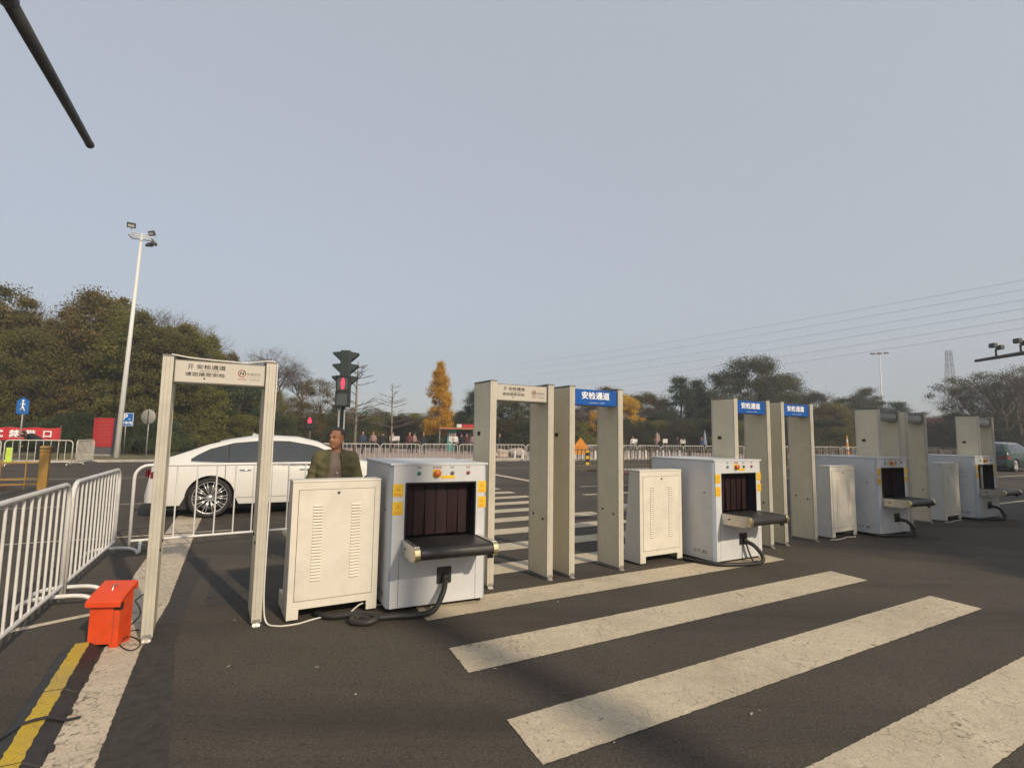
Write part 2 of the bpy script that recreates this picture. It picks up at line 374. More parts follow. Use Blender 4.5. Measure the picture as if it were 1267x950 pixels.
M['leaf_brown'] = leafmat('browning_leaves', [(0.15, 0.125, 0.042), (0.26, 0.18, 0.055), (0.20, 0.165, 0.050), (0.13, 0.125, 0.040)])
M['leaf_green'] = leafmat('dark_green_leaves', [(0.042, 0.065, 0.027), (0.080, 0.104, 0.038), (0.061, 0.084, 0.034), (0.114, 0.129, 0.053)])
M['leaf_gold'] = leafmat('golden_ginkgo_leaves', [(0.62, 0.33, 0.02), (0.74, 0.46, 0.03), (0.58, 0.28, 0.02), (0.70, 0.40, 0.02)], 0.35)
M['leaf_red'] = leafmat('russet_leaves', [(0.180, 0.090, 0.068), (0.240, 0.128, 0.090), (0.135, 0.075, 0.060)])
M['leaf_hedge'] = leafmat('hedge_leaves', [(0.058, 0.065, 0.027), (0.099, 0.093, 0.037), (0.145, 0.116, 0.051)])
M['leaf_grey'] = leafmat('grey_green_leaves', [(0.075, 0.085, 0.036), (0.125, 0.128, 0.055), (0.10, 0.098, 0.045), (0.155, 0.125, 0.060)])

# ------------------------------------------------------------------ the setting
def sheet(name, pts, z, mat, kind='structure', parent=None):
    m = MB(); m._add([(p[0], p[1], z) for p in pts], [tuple(range(len(pts)))])
    o = m.build(name, mat, parent)
    if kind and parent is None: o['kind'] = kind
    return o
def fr(s, t): return (E1*s+E2*t)          # road frame: s along the road, t across it
sheet('ground', [(-1500, -600), (1500, -600), (1500, 2500), (-1500, 2500)], -0.03, M['earth'])
# far kerb lies near t = 30 (fence line); asphalt runs from far behind the camera to there
road = sheet('road', [fr(-90, -60), fr(160, -60), fr(160, 34.0), fr(-90, 34.0)], 0.0, M['asphalt'])
FEN = 30.2                                # t of the far barrier line
def kerbed(name, s0, s1, t0, t1, mat, kerbmat, h=0.12, w=0.15):
    a = [fr(s0, t0), fr(s1, t0), fr(s1, t1), fr(s0, t1)]
    b = [fr(s0+w, t0+w), fr(s1-w, t0+w), fr(s1-w, t1-w), fr(s0+w, t1-w)]
    m = MB(); m._add([(p.x, p.y, h) for p in b], [(0, 1, 2, 3)]); o = m.build(name, mat); o['kind'] = 'structure'
    m = MB()
    m._add([(p.x, p.y, -0.02) for p in a]+[(p.x, p.y, h-0.004) for p in a]+[(p.x, p.y, h+0.004) for p in b],
           [(i, (i+1) % 4, 4+(i+1) % 4, 4+i) for i in range(4)]+[(4+i, 4+(i+1) % 4, 8+(i+1) % 4, 8+i) for i in range(4)])
    m.build('kerb', kerbmat, o); return o
kerbed('plaza', 3.0, 170, FEN+0.5, FEN+60, M['plaza'], M['kerb'])
kerbed('verge', -120, 2.0, FEN+3.6, FEN+80, M['verge'], M['kerb'])
kerbed('median', 16.0, 120, 18.6, 20.8, M['kerb'], M['redkerb'], 0.14)
kerbed('median', -90, -4.6, 18.4, 19.6, M['kerb'], M['redkerb'], 0.10)

def kerb_stones(parent, s0, s1, t0, h, mat, name='kerb_stone'):
    me = MB().box(0.006, -0.008, 0.0, 0.994, 0.142, h+0.010).mesh(name, 0.012, 1); s_ = s0
    while s_ < s1:
        p = fr(s_, t0); o = obj(name, me, mat, parent, (p.x, p.y, rnd.uniform(-0.006, 0.004)), (0, 0, TH+rnd.uniform(-0.004, 0.004))); s_ += 1.0
STR = {o.name: o for o in bpy.data.objects}
kerb_stones(STR['median'], 16.0, 40.0, 18.6, 0.14, M['redkerb'])
kerb_stones(STR['verge'], -22.0, 2.0, FEN+3.6, 0.12, M['kerb'])
kerb_stones(STR['plaza'], 3.0, 40.0, FEN+0.5, 0.12, M['kerb'])

# painted markings: parts of the road
DS = Vector((4.41, 2.58, 0)); DC = Vector((-0.4035, 0.915, 0)); S0 = Vector((0.18, 2.77, 0))
def marking(name, pts, mat, z=0.004, parent=road):
    """thin painted sheet with a slightly ragged outline"""
    out = []
    n = len(pts)
    for i in range(n):
        a, b = Vector((pts[i][0], pts[i][1], 0)), Vector((pts[(i+1) % n][0], pts[(i+1) % n][1], 0))
        L = (b-a).length; k = max(1, min(260, int(L/0.025))); nr = Vector((-(b-a).y, (b-a).x, 0)).normalized()
        for j in range(k):
            q = a.lerp(b, j/k)
            if j: q = q + nr*rnd.uniform(-0.0035, 0.0035)
            out.append((q.x, q.y, z))
    me = bpy.data.meshes.new(name); me.from_pydata(out, [], [tuple(range(len(out)))]); me.update()
    return obj(name, me, mat, parent)
for n in range(-2, 13):
    a = S0 + DC*1.097*n; wv = DC*0.45
    marking('zebra_stripe', [a, a+DS, a+DS+wv, a+wv], M['paint'])
def line(p0, p1, wd, mat=None, name='lane_line', z=0.004):
    p0 = Vector((p0[0], p0[1], 0)); p1 = Vector((p1[0], p1[1], 0)); n = Vector((-(p1-p0).y, (p1-p0).x, 0)).normalized()*wd/2
    marking(name, [p0-n, p1-n, p1+n, p0+n], mat or M['paint'], z)
# wide white line running under the first gate and out to the car
wl = [ground(49, 950), ground(116, 950), ground(174, 803), ground(208, 747), ground(243, 655), ground(252, 636)]
wr = [ground(222, 636), ground(195, 672), ground(165, 713), ground(152, 745), ground(129, 803)]
e0 = (wl[0]-wl[2])*0.9
marking('stop_line', [wl[0]+(wl[0]-wr[4])*0.8, wl[1]+(wl[1]-wl[2])*0.8, wl[2], wl[3], wl[4], wl[5], wr[0], wr[1], wr[2], wr[3], wr[4]], M['paint_old'])
marking('dark_patch', [ground(118, 950), ground(208, 952), ground(214, 860), ground(216, 800), ground(236, 735), ground(262, 690), ground(232, 690), ground(205, 755), ground(174, 806)], M['asphalt_dark'], 0.002)  # darker strip laid along the wide white line
marking('dark_patch', [ground(262, 712), ground(312, 706), ground(316, 742), ground(254, 750)], M['asphalt_dark'], 0.0025)  # smaller darker rectangle under the first gate
line(ground(-40, 792), ground(128, 757), 0.085)
for py in (671, 628):
    p = ground(50, py); line(p-E1*5, p+E1*2.4, 0.07)
p = ground(85, 592.5); line(p-E1*12, p+E1*3, 0.12)
p = ground(745, 601); line(p-E1*0.9, p+E1*60, 0.14)
line(ground(606, 586)+Vector((-.3,.7,0)), ground(662, 596), 0.32, name='stop_line')
p = ground(635, 578.5); line(p-E1*4, p+E1*7, 0.13)
p = ground(735, 611.5); line(p-E1*0.35, p+E1*3.0, 0.22)
p = ground(1258, 588.5); line(p-E1*3, p+E1*30, 0.15)
p = ground(1258, 620.5); line(p-E1*1.3, p+E1*30, 0.15)
# rubber cable ramp and its yellow top are built further down

# ------------------------------------------------------------------ lettering
_tc = {}
def text_mesh(s, size=1.0, bold=0.0):
    k = (s, size, bold)
    if k in _tc: return _tc[k]
    cu = bpy.data.curves.new('lettering', 'FONT'); cu.body = s; cu.size = size; cu.align_x = 'CENTER'; cu.align_y = 'CENTER'; cu.extrude = 0.0004; cu.offset = bold
    cu.resolution_u = 3
    o = bpy.data.objects.new('tmp', cu); C.objects.link(o); bpy.context.view_layer.update()
    me = bpy.data.meshes.new_from_object(o.evaluated_get(bpy.context.evaluated_depsgraph_get()))
    bpy.data.objects.remove(o); me.name = 'lettering'; _tc[k] = me; return me
def lettering(s, size, mat, parent, x, y, z, sx=1.0, bold=0.0, rot=(math.pi/2, 0, 0), name='lettering'):
    me = text_mesh(s, size, bold)
    if len(me.materials) and me.materials[0] != mat: me = me.copy(); me.materials.clear()
    o = obj(name, me, mat, parent, (x, y, z), rot); o.scale = (sx, 1, 1); return o

# ------------------------------------------------------------------ walk-through gates
GW, GD, GH, GT = 0.833, 0.405, 2.2, 0.078
_pan = {}
def gate(label, x, y, yaw, head, group=None):
    g_ = thing('metal_detector_gate', label, 'detector gate', (x, y, 0), yaw, group)
    for sgn in (-1, 1):
        xo = sgn*GW/2; xi = sgn*(GW/2-GT); a, b = min(xo, xi), max(xo, xi)
        if ('p', sgn) not in _pan:
            m = MB().box(a+0.004, 0.022, 0.03, b-0.004, GD-0.022, GH-0.012); _pan['p', sgn] = m.mesh('panel', 0.003)
            m = MB()
            for y0 in (0.0, GD-0.024):
                m.box(a, y0, 0.028, b, y0+0.024, GH-0.006); m.box(a+0.024, y0-0.003, 0.03, b-0.024, y0+0.003, GH-0.01)
            _pan['e', sgn] = m.mesh('edge_profile', 0.004)
            m = MB().box(a-0.003, -0.004, GH-0.008, b+0.003, GD+0.004, GH+0.006); _pan['c', sgn] = m.mesh('top_cap', 0.002)
            m = MB().box(a+0.006, 0.01, 0.0, b-0.006, GD-0.01, 0.03); _pan['k', sgn] = m.mesh('kick_strip', 0.002)
            cx = (a+b)/2
            for y0, dy in ((0.0, -1), (GD, 1)):
                m = MB()
                pts = [(cx-0.03, y0+dy*-0.01)]+[(cx+0.03*math.cos(t), y0+dy*(0.012+0.03*math.sin(t))) for t in [math.pi-math.pi*i/8 for i in range(9)]]+[(cx+0.03, y0+dy*-0.01)]
                m.prism(pts, 'z', 0.001, 0.007); m.box(cx-0.03, y0+dy*0.001-0.003, 0.001, cx+0.03, y0+dy*0.001+0.003, 0.055)
                m.cyl((cx, y0+dy*0.022, 0.006), (cx, y0+dy*0.022, 0.012), 0.009, n=8)
                _pan['f', sgn, dy] = m.mesh('foot_bracket')
            # sensor eyes on the inner side, socket on the outer side
            _pan['s', sgn] = MB().cyl((xi+sgn*0.006, 0, 0), (xi-sgn*0.004, 0, 0), 0.013, n=12).mesh('sensor_eye')
            m = MB().box(min(xo-sgn*0.002, xo+sgn*0.004), 0.235, 1.60, max(xo-sgn*0.002, xo+sgn*0.004), 0.295, 1.645); _pan['o', sgn] = m.mesh('socket', 0.001)
            _pan['b', sgn] = MB().cyl((xo-sgn*0.006, 0, 0), (xo+sgn*0.001, 0, 0), 0.008, n=10).mesh('bolt')
        p = obj('panel', _pan['p', sgn], M['gate'], g_)
        obj('edge_profile', _pan['e', sgn], M['gate_edge'], p); obj('top_cap', _pan['c', sgn], M['gate_cap'], p)
        obj('kick_strip', _pan['k', sgn], M['gate_cap'], p); [obj('foot_bracket', _pan['f', sgn, dy], M['steel'], p) for dy in (-1, 1)]
        obj('socket', _pan['o', sgn], M['black'], p)
        for yy, zz in ((0.10, 0.66), (0.30, 0.70)): obj('sensor_eye', _pan['s', sgn], M['black'], p, (0, yy, zz))
        for yy in (0.06, 0.33):
            for zz in (2.03, 2.12): obj('bolt', _pan['b', sgn], M['steel'], p, (0, yy, zz))
    hw = GW/2-GT-0.002; z0, z1 = 1.985, 2.175
    hm = {'cream': M['gate_cap'], 'blue': M['header_blue'], 'dark': M['header_dark']}[head]
    h = MB().box(-hw, 0.03, z0, hw, 0.22, z1).build('header', hm, g_, 0.004)
    if head == 'cream':
        MB().box(-hw+0.008, 0.024, z0+0.010, hw-0.008, 0.034, z1-0.010).build('face_plate', M['header_cream'], h, 0.002)
        y_ = 0.0232
        lettering('安检通道', 0.040, M['ink'], h, -0.075, y_, 2.122, 1.35, 0.0006)
        lettering('开', 0.052, M['ink'], h, -0.222, y_, 2.118, 0.85, 0.0004, name='pictogram')
        lettering('Security Check', 0.015, M['ink'], h, -0.085, y_, 2.092, 1.5)
        lettering('请您接受安检', 0.034, M['ink'], h, -0.115, y_, 2.060, 1.42, 0.0005)
        m = MB(); cx, cz = 0.155, 2.092
        m.tube([(cx+0.028*math.cos(a), y_, cz+0.028*math.sin(a)) for a in [2*math.pi*i/24 for i in range(24)]], 0.0035, 5, closed=True)
        m.build('logo_ring', M['red_ink'], h)
        m = MB()
        for a, b in (((-0.014, -0.014), (-0.010, 0.012)), ((-0.010, 0.010), (0.010, -0.008)), ((0.010, -0.012), (0.016, 0.02))):
            m.tube([(cx+a[0], y_, cz+a[1]), (cx+b[0], y_, cz+b[1])], 0.0036, 5)
        m.build('logo_letter', M['ink'], h)
        lettering('怡通世安', 0.026, M['grey_ink'], h, 0.245, y_, 2.086, 1.05)
        MB().box(0.190, y_, 2.061, 0.305, y_+0.004, 2.0625).build('underline', M['grey_ink'], h)
        lettering('安全检测', 0.014, M['red_ink'], h, 0.157, y_, 2.042, 1.2); lettering('400 8000 000', 0.013, M['grey_ink'], h, 0.252, y_, 2.041, 1.1)
        MB().cyl((-0.12, y_+0.003, 2.030), (-0.12, y_-0.001, 2.030), 0.007, n=10).build('indicator', M['ink'], h)
    elif head == 'blue':
        lettering('安检通道', 0.094, M['white_ink'], h, 0.0, 0.0285, 2.096, 1.18, 0.0018)
        m = MB(); m.tube([(-0.10, 0.029, 2.012), (0.0, 0.029, 2.016), (0.04, 0.029, 2.012)], 0.0022, 5); m.tube([(0.06, 0.029, 2.014), (0.14, 0.029, 2.020)], 0.0028, 5)
        m.build('swoosh', M['white_ink'], h)
    else:
        MB().box(-hw+0.03, 0.026, z0+0.05, hw-0.03, 0.034, z1-0.05).build('display_window', M['glass'], h, 0.001)
    return g_
YW = [29.2, 29.9, 31.0, 30.0, 29.0, 30.3, 30.1, 30.1]
GP = [(-2.42, 4.41), (0.13, 5.98), (1.04, 6.47), (3.59, 7.94), (4.57, 8.52), (7.03, 9.91), (8.09, 10.66), (10.54, 11.86)]
GL = [('cream-headed walk-through gate with white cable along its top, beside orange power box', 'cream', None),
      ('cream-headed walk-through gate standing next to a blue-headed one', 'cream', None),
      ('blue-headed walk-through gate standing next to a cream-headed one', 'blue', None),
      ('blue-headed walk-through gate partly behind a baggage scanner with its conveyor out', 'blue', None),
      ('blue-headed walk-through gate between another blue gate and a greyish white cabinet', 'blue', None),
      ('walk-through gate with dark unlit header rising behind a baggage scanner, paired with another', 'dark', None),
      ('walk-through gate with dark unlit header standing beside the last ivory cabinet', 'dark', None),
      ('walk-through gate with dark unlit header, lone behind the last scanner of the row', 'dark', None)]
for (x, y), yw, (lb, hd, gr) in zip(GP, YW, GL): gate(lb, x, y, R(yw), hd, 'walk-through gates in a row')

# ------------------------------------------------------------------ baggage scanners
SW, SD, SH = 0.961, 1.13, 1.332
def make_scanner():
    s = thing('baggage_scanner', 'x', 'baggage scanner', group='baggage scanners in a row')
    hw = SW/2; z0 = 0.045; ox0, ox1 = -hw+SW*0.145, -hw+SW*0.875; oz0, oz1 = 0.60, 1.155
    for y0, y1 in ((0.0, 0.03), (SD-0.03, SD)):
        m = MB(); m.box(-hw+0.028, y0, z0, ox0, y1, SH-0.02); m.box(ox1, y0, z0, hw-0.028, y1, SH-0.02)
        m.box(ox0, y0, oz1, ox1, y1, SH-0.02); m.box(ox0, y0, z0, ox1, y1, oz0)
        m.build('end_panel', M['scanner'], s)
    for sg in (-1, 1):
        a, b = sorted((sg*hw, sg*(hw-0.02)))
        p = MB().box(a, 0.036, z0, b, SD-0.036, SH-0.022).build('side_panel', M['scanner'], s, 0.003)
        # corner strips
        for y0, dy in ((0.0, 1), (SD, -1)):
            m = MB(); m.prism([(sg*(hw-0.028), y0), (sg*hw, y0+dy*0.036), (sg*(hw-0.018), y0+dy*0.036), (sg*(hw-0.028), y0+dy*0.02)], 'z', z0, SH-0.022)
            m.build('corner_strip', M['scanner_edge'], s)
        m = MB(); xx = sg*hw
        m.cyl((xx-sg*0.004, 0.16, 0.90), (xx+sg*0.004, 0.16, 0.90), 0.012, n=12); m.build('lock', M['grey_btn'], p)
        m = MB()
        m.tube([(xx-sg*0.002, 0.66, 0.93), (xx+sg*0.03, 0.66, 0.93), (xx+sg*0.03, 0.66, 0.85), (xx-sg*0.002, 0.66, 0.85)], 0.005, 6); m.build('side_handle', M['steel'], p)
        m = MB()
        for zz in (0.62,): m.box(min(xx, xx+sg*0.003)-0.0, 0.04, zz, max(xx, xx+sg*0.0015), 0.041, zz+0.001)
        if sg < 0: lettering('C T  3C', 0.052, M['ink'], p, -hw-0.0012, 0.24, 0.14, 1.2, 0.0012, (math.pi/2, 0, -math.pi/2))
    t = MB().box(-hw-0.004, -0.006, SH-0.020, hw+0.004, SD+0.006, SH).build('top_lid', M['scanner'], s, 0.004)
    for px in (-hw+0.05, hw-0.05):
        for py in (0.08, SD-0.08): MB().cyl((px, py, 0.0), (px, py, z0+0.01), 0.03, n=10).build('castor', M['rubber'], s)
    # seams of the lower service panel
    m = MB()
    for u in (0.105, 0.885): m.box(-hw+SW*u-0.0015, -0.0012, z0+0.005, -hw+SW*u+0.0015, 0.004, 0.53)
    m.build('panel_seam', M['seam'], s)
    MB().box(-hw+0.06, -0.0008, z0+0.03, -hw+0.062, 0.004, SH-0.06)
    # tunnel
    m = MB(); e = 0.006
    m.quad((ox0-e, 0.03, oz0), (ox0-e, SD-0.03, oz0), (ox0-e, SD-0.03, oz1), (ox0-e, 0.03, oz1))
    m.quad((ox1+e, 0.03, oz0), (ox1+e, SD-0.03, oz0), (ox1+e, SD-0.03, oz1), (ox1+e, 0.03, oz1))
    m.quad((ox0, 0.03, oz1+e), (ox1, 0.03, oz1+e), (ox1, SD-0.03, oz1+e), (ox0, SD-0.03, oz1+e))
    m.quad((ox0, 0.03, oz0-e), (ox1, 0.03, oz0-e), (ox1, SD-0.03, oz0-e), (ox0, SD-0.03, oz0-e))
    m.build('tunnel', M['tunnel'], s)
    m = MB(); fw_ = 0.012
    m.box(ox0-0.001, -0.004, oz0+0.03, ox0+fw_, 0.034, oz1); m.box(ox1-fw_, -0.004, oz0+0.03, ox1+0.001, 0.034, oz1); m.box(ox0+fw_, -0.004, oz1-fw_, ox1-fw_, 0.034, oz1+0.001)
    m.build('tunnel_trim', M['black'], s)
    # lead strips, each its own piece
    n = 12; wd = (ox1-ox0-0.03)/n; rr = random.Random(3)
    for row, yy in ((0, 0.12), (1, SD-0.12)):
        for i in range(n):
            x = ox0+0.015+i*wd; b = rr.uniform(-0.022, 0.006); b2 = rr.uniform(-0.006, 0.022)
            m = MB(); vs = []
            for k in range(5):
                z = oz1-0.02-(oz1-oz0-0.075)*k/4; dy = b*(k/4)**1.5; dy2 = b2*(k/4)**1.5
                vs += [(x-0.010, yy+dy+(i % 2)*0.010, z), (x+wd+0.010, yy+dy2+(i % 2)*0.010, z)]
            m._add(vs, [(2*k, 2*k+1, 2*k+3, 2*k+2) for k in range(4)], True)
            m.build('curtain_strip', M['curtain'], s)
    # conveyors, out of both ends
    for y0, dy in ((0.0, -1), (SD, 1)):
        L = 0.44; cz = 0.585; rr_ = 0.052; bx0, bx1 = ox0+0.035, ox1-0.0
        prof = [(y0-dy*0.10, cz+rr_), (y0+dy*(L-rr_), cz+rr_)]+[(y0+dy*(L-rr_+rr_*math.sin(a)), cz+rr_*math.cos(a)) for a in [math.pi*i/10 for i in range(1, 10)]]+[(y0+dy*(L-rr_), cz-rr_), (y0-dy*0.10, cz-rr_)]
        m = MB(); m.prism(prof, 'x', bx0, bx1); cv = m.build('conveyor_belt', M['belt'], s, 0.004)
        for sx in (-1, 1):
            xa = (bx0-0.052, bx0-0.004) if sx < 0 else (bx1+0.004, bx1+0.052)
            m = MB(); m.prism([(y0+dy*0.002, cz-0.075), (y0+dy*(L-0.11), cz-0.075), (y0+dy*(L-0.052), cz-0.050), (y0+dy*(L-0.052), cz+0.062), (y0+dy*0.002, cz+0.062)], 'x', *xa)
            m.build('side_rail', M['steel'], cv, 0.003)
            m = MB(); pr = [(y0+dy*(L-0.051), cz+0.061)]+[(y0+dy*(L-0.051+0.051*math.sin(a)), cz+0.061*math.cos(a)) for a in [math.pi*i/8 for i in range(1, 8)]]+[(y0+dy*(L-0.051), cz-0.060)]
            m.prism(pr, 'x', *xa); m.build('roller_cap', M['gold'], cv, 0.002)
            xs = xa[0] if sx < 0 else xa[1]
            m = MB(); m.box(min(xs, xs+sx*0.002), y0+dy*0.12-0.02, cz-0.008, max(xs, xs+sx*0.002), y0+dy*0.12+0.02, cz+0.008); m.build('slot', M['black'], cv)
        m = MB(); m.cyl((bx1-0.02, y0+dy*(L-0.08), cz-0.075), (bx1+0.03, y0+dy*(L-0.08), cz-0.075), 0.016, n=8); m.build('tension_bolt', M['black'], cv)
    # controls
    def U(u): return -hw+SW*u
    zc = 1.238
    for u, mt, r_, l_ in ((0.275, 'green_btn', 0.016, 0.014), (0.615, 'grey_btn', 0.016, 0.016), (0.785, 'red_btn', 0.016, 0.014)):
        o = MB().lathe([(0, -l_), (r_*0.85, -l_), (r_, -l_*0.7), (r_, 0.002)], 14, (U(u), 0, zc), 'y').build('button', M[mt], s)
        MB().lathe([(r_*1.35, -0.004), (r_*1.45, 0.001)], 14, (U(u), 0, zc), 'y').build('button_ring', M['steel'], o)
    o = MB().lathe([(0, -0.04), (0.030, -0.038), (0.034, -0.030), (0.030, -0.022), (0.016, -0.018), (0.016, 0.001)], 18, (U(0.455), 0, zc), 'y').build('emergency_stop', M['orange_btn'], s)
    MB().box(U(0.455)-0.040, -0.003, zc-0.040, U(0.455)+0.036, 0.001, zc+0.036).build('stop_plate', M['yellow_label'], o, 0.002)
    for u, wtxt in ((0.275, '电源'), (0.455, '急停按钮'), (0.615, '钥匙'), (0.785, '射线')):
        lettering(wtxt, 0.022, M['red_ink'] if u in (0.455, 0.785) else M['grey_ink'], s, U(u), -0.0012, zc+0.052)
    MB().box(U(0.50), -0.0022, zc-0.052, U(0.645), 0.001, zc-0.022).build('warning_label', M['yellow_label'], s)
    for u0, u1, za, zb in ((0.025, 0.125, 1.03, 1.145), (0.025, 0.125, 0.865, 0.985), (0.895, 0.985, 1.045, 1.155), (0.900, 0.985, 0.90, 1.005)):
        lb = MB().box(U(u0), -0.0024, za, U(u1), 0.001, zb).build('warning_label', M['yellow_label'], s)
        cx, cz_ = (U(u0)+U(u1))/2, (za+zb)/2
        m = MB()
        m.tube([(cx+0.022*math.cos(a), -0.0026, cz_+0.014+0.022*math.sin(a)) for a in (R(90), R(210), R(330))], 0.0035, 4, closed=True)
        m.box(U(u0)+0.012, -0.0034, za+0.012, U(u1)-0.012, -0.002, za+0.018); m.box(U(u0)+0.012, -0.0034, za+0.024, U(u1)-0.03, -0.002, za+0.029)
        m.build('warning_print', M['orange_ink'], lb)
    b = MB().box(U(0.485), -0.022, 0.225, U(0.625), 0.004, 0.370).build('cable_inlet', M['black'], s, 0.004)
    MB().cyl((U(0.555), -0.02, 0.29), (U(0.555), -0.06, 0.265), 0.035, 0.03, 12).build('inlet_collar', M['rubber'], b)
    return s
SP = [(-0.66, 5.13, 26.2), (3.04, 7.2, 29.9), (6.66, 9.4, 27.2), (10.17, 11.53, 28.4)]
SLB = ['grey baggage scanner with conveyor out, between an ivory cabinet and a cream-headed gate',
       'grey baggage scanner in front of a blue-headed gate, its long side showing printed marks',
       'bluish grey baggage scanner in front of a pair of gates with dark headers',
       'last grey baggage scanner of the row, in front of a lone dark-headed gate']
sc0 = make_scanner(); index_kids(sc0)
for i, (x, y, a) in enumerate(SP):
    o = sc0 if i == 0 else copy_tree(sc0)
    o.location = (x, y, 0); o.rotation_euler.z = R(a); o['label'] = SLB[i]

# ------------------------------------------------------------------ operator cabinets
CW, CH = 0.767, 1.187
def make_cabinet():
    c = thing('operator_cabinet', 'x', 'cabinet', group='operator cabinets beside the scanners')
    hw = CW/2; z0 = 0.075; dt, db = 0.19, 0.30
    # front: frame with a notch at the bottom
    m = MB()
    m.prism([(-hw, 0.02), (-hw+0.125*CW, 0.02), (-hw+0.125*CW, 0.10), (hw-0.125*CW, 0.10), (hw-0.125*CW, 0.02), (hw, 0.02), (hw, CH-0.02), (-hw, CH-0.02)], 'y', 0.0, 0.022)
    m.build('front_panel', M['cabinet'], c, 0.003)
    for sg in (-1, 1):
        a, b = sorted((sg*hw, sg*(hw-0.018)))
        m = MB(); m.prism([(0.024, 0.02), (db, 0.02), (dt, CH-0.022), (0.024, CH-0.022)], 'x', a, b); m.build('side_panel', M['cabinet_shade'] if sg < 0 else M['cabinet'], c, 0.002)  # left side turned from the sun: its shade is put into the colour
    MB().box(-hw-0.003, -0.004, CH-0.018, hw+0.003, dt+0.01, CH).build('top', M['cabinet'], c, 0.004)
    m = MB(); m.prism([(db-0.03, 0.10), (db-0.012, 0.10), (dt-0.005, CH-0.03), (dt-0.025, CH-0.03)], 'x', -hw+0.02, hw-0.02); m.build('back_panel', M['cabinet_shade'], c)
    m = MB(); m.box(-hw+0.01, 0.03, 0.105, hw-0.01, db-0.03, 0.125); m.build('floor_panel', M['cabinet_shade'], c)
    m = MB(); m.box(-hw, db-0.05, 0.66, hw, db+0.20, 0.70); m.build('keyboard_shelf', M['cabinet'], c, 0.004)
    m = MB(); m.box(-hw, db+0.001, 0.03, hw, db+0.20, 0.16); m.build('base_tray', M['cabinet'], c, 0.004)
    for px in (-hw+0.06, hw-0.06):
        for py in (0.06, db-0.03):
            MB().cyl((px, py, 0), (px, py, 0.03), 0.022, n=10).build('foot', M['rubber'], c)
    # door leaf seam
    m = MB(); x0, x1, za, zb = -hw+0.055, hw-0.055, 0.17, CH-0.085; w_ = 0.0014
    d = MB().box(x0, -0.003, za, x1, 0.002, zb).build('door', M['cabinet'], c, 0.0012)
    m.box(x0-0.004, -0.0009, za-0.004, x1+0.004, 0.003, za-0.0002); m.box(x0-0.004, -0.0009, zb+0.0002, x1+0.004, 0.003, zb+0.004)
    m.box(x0-0.004, -0.0009, za, x0-0.0002, 0.003, zb); m.box(x1+0.0002, -0.0009, za, x1+0.004, 0.003, zb); m.build('door_seam', M['seam'], c)
    MB().lathe([(0, -0.011), (0.012, -0.010), (0.014, -0.002)], 12, (0.005, 0, CH-0.115), 'y').build('lock', M['grey_btn'], d)
    # louvres
    lv = MB(); lv._add([(-0.042, -0.003, -0.009), (0.042, -0.003, -0.009), (0.042, -0.003, 0.008), (-0.042, -0.003, 0.008), (-0.039, -0.0145, -0.007), (0.039, -0.0145, -0.007)],
                       [(0, 1, 5, 4), (4, 5, 2, 3), (0, 4, 3), (1, 2, 5)])
    lm = lv.mesh('louvre'); dk = MB().box(-0.040, -0.0038, -0.0135, 0.040, -0.001, -0.0088).mesh('louvre_gap')
    for cx in (-0.165, 0.165):
        for k in range(25):
            z = 0.335+k*0.0263
            l = obj('louvre', lm, M['cabinet'], d, (cx, 0, z))
    gap = MB()
    for cx in (-0.165, 0.165):
        for k in range(25):
            z = 0.335+k*0.0263; gap.box(cx-0.041, -0.0042, z-0.0125, cx+0.041, -0.001, z-0.0092)
    gap.build('louvre_gap', M['seam'], d)
    return c
CP = [(-1.54, 4.85, 30.1), (1.98, 7.1, 31.1), (5.62, 9.13, 31.2), (9.2, 11.26, 31.3)]
CLB = ['ivory louvred cabinet with a white cable passing beneath, before the man in the olive jacket',
       'ivory louvred cabinet between a blue-headed gate and the side of a baggage scanner',
       'greyish white louvred cabinet beside the blue-headed gate of a pair and a scanner',
       'last ivory louvred cabinet of the row, beside a gate with dark header']
cb0 = make_cabinet(); index_kids(cb0)
for i, (x, y, a) in enumerate(CP):
    o = cb0 if i == 0 else copy_tree(cb0)
    o.location = (x, y, 0); o.rotation_euler.z = R(a); o['label'] = CLB[i]

# ------------------------------------------------------------------ cables
def smooth_path(pts, k=8):
    pts = [Vector(p) for p in pts]; out = []
    P = [pts[0]*2-pts[1]]+pts+[pts[-1]*2-pts[-2]]
    for i in range(1, len(P)-2):
        for j in range(k):
            t = j/k; a, b, c, d = P[i-1], P[i], P[i+1], P[i+2]
            out.append(0.5*((2*b)+(c-a)*t+(2*a-5*b+4*c-d)*t*t+(3*b-a-3*c+d)*t**3))
    out.append(pts[-1]); return out
def cable(pts, r, mat, label, cat='cable', n=8, name='cable'):
    return tag(MB().tube(smooth_path(pts), r, n).build(name, mat), label, cat)
def loc(x, y, a, p):
    c, s = math.cos(R(a)), math.sin(R(a)); return Vector((x+c*p[0]-s*p[1], y+s*p[0]+c*p[1], p[2]))
hw = SW/2; ux = -hw+SW*0.555
L0 = lambda p: loc(*SP[0], p)
cable([L0((ux, -0.05, 0.27)), L0((ux-0.05, -0.13, 0.17)), L0((ux-0.16, -0.20, 0.05)), L0((ux-0.32, -0.20, 0.03)), L0((-0.42, -0.16, 0.03)), L0((-0.62, -0.12, 0.03)), L0((-0.74, -0.05, 0.03)), L0((-0.80, -0.14, 0.03)), L0((-0.68, -0.22, 0.03)), L0((-0.60, -0.17, 0.05)), L0((-0.72, -0.02, 0.045)), L0((-0.95, 0.06, 0.03)), L0((-1.05, 0.2, 0.03))],
      0.026, M['rubber'], 'thick black cable looping on asphalt from scanner to ivory cabinet', n=10)
L1 = lambda p: loc(*SP[1], p)
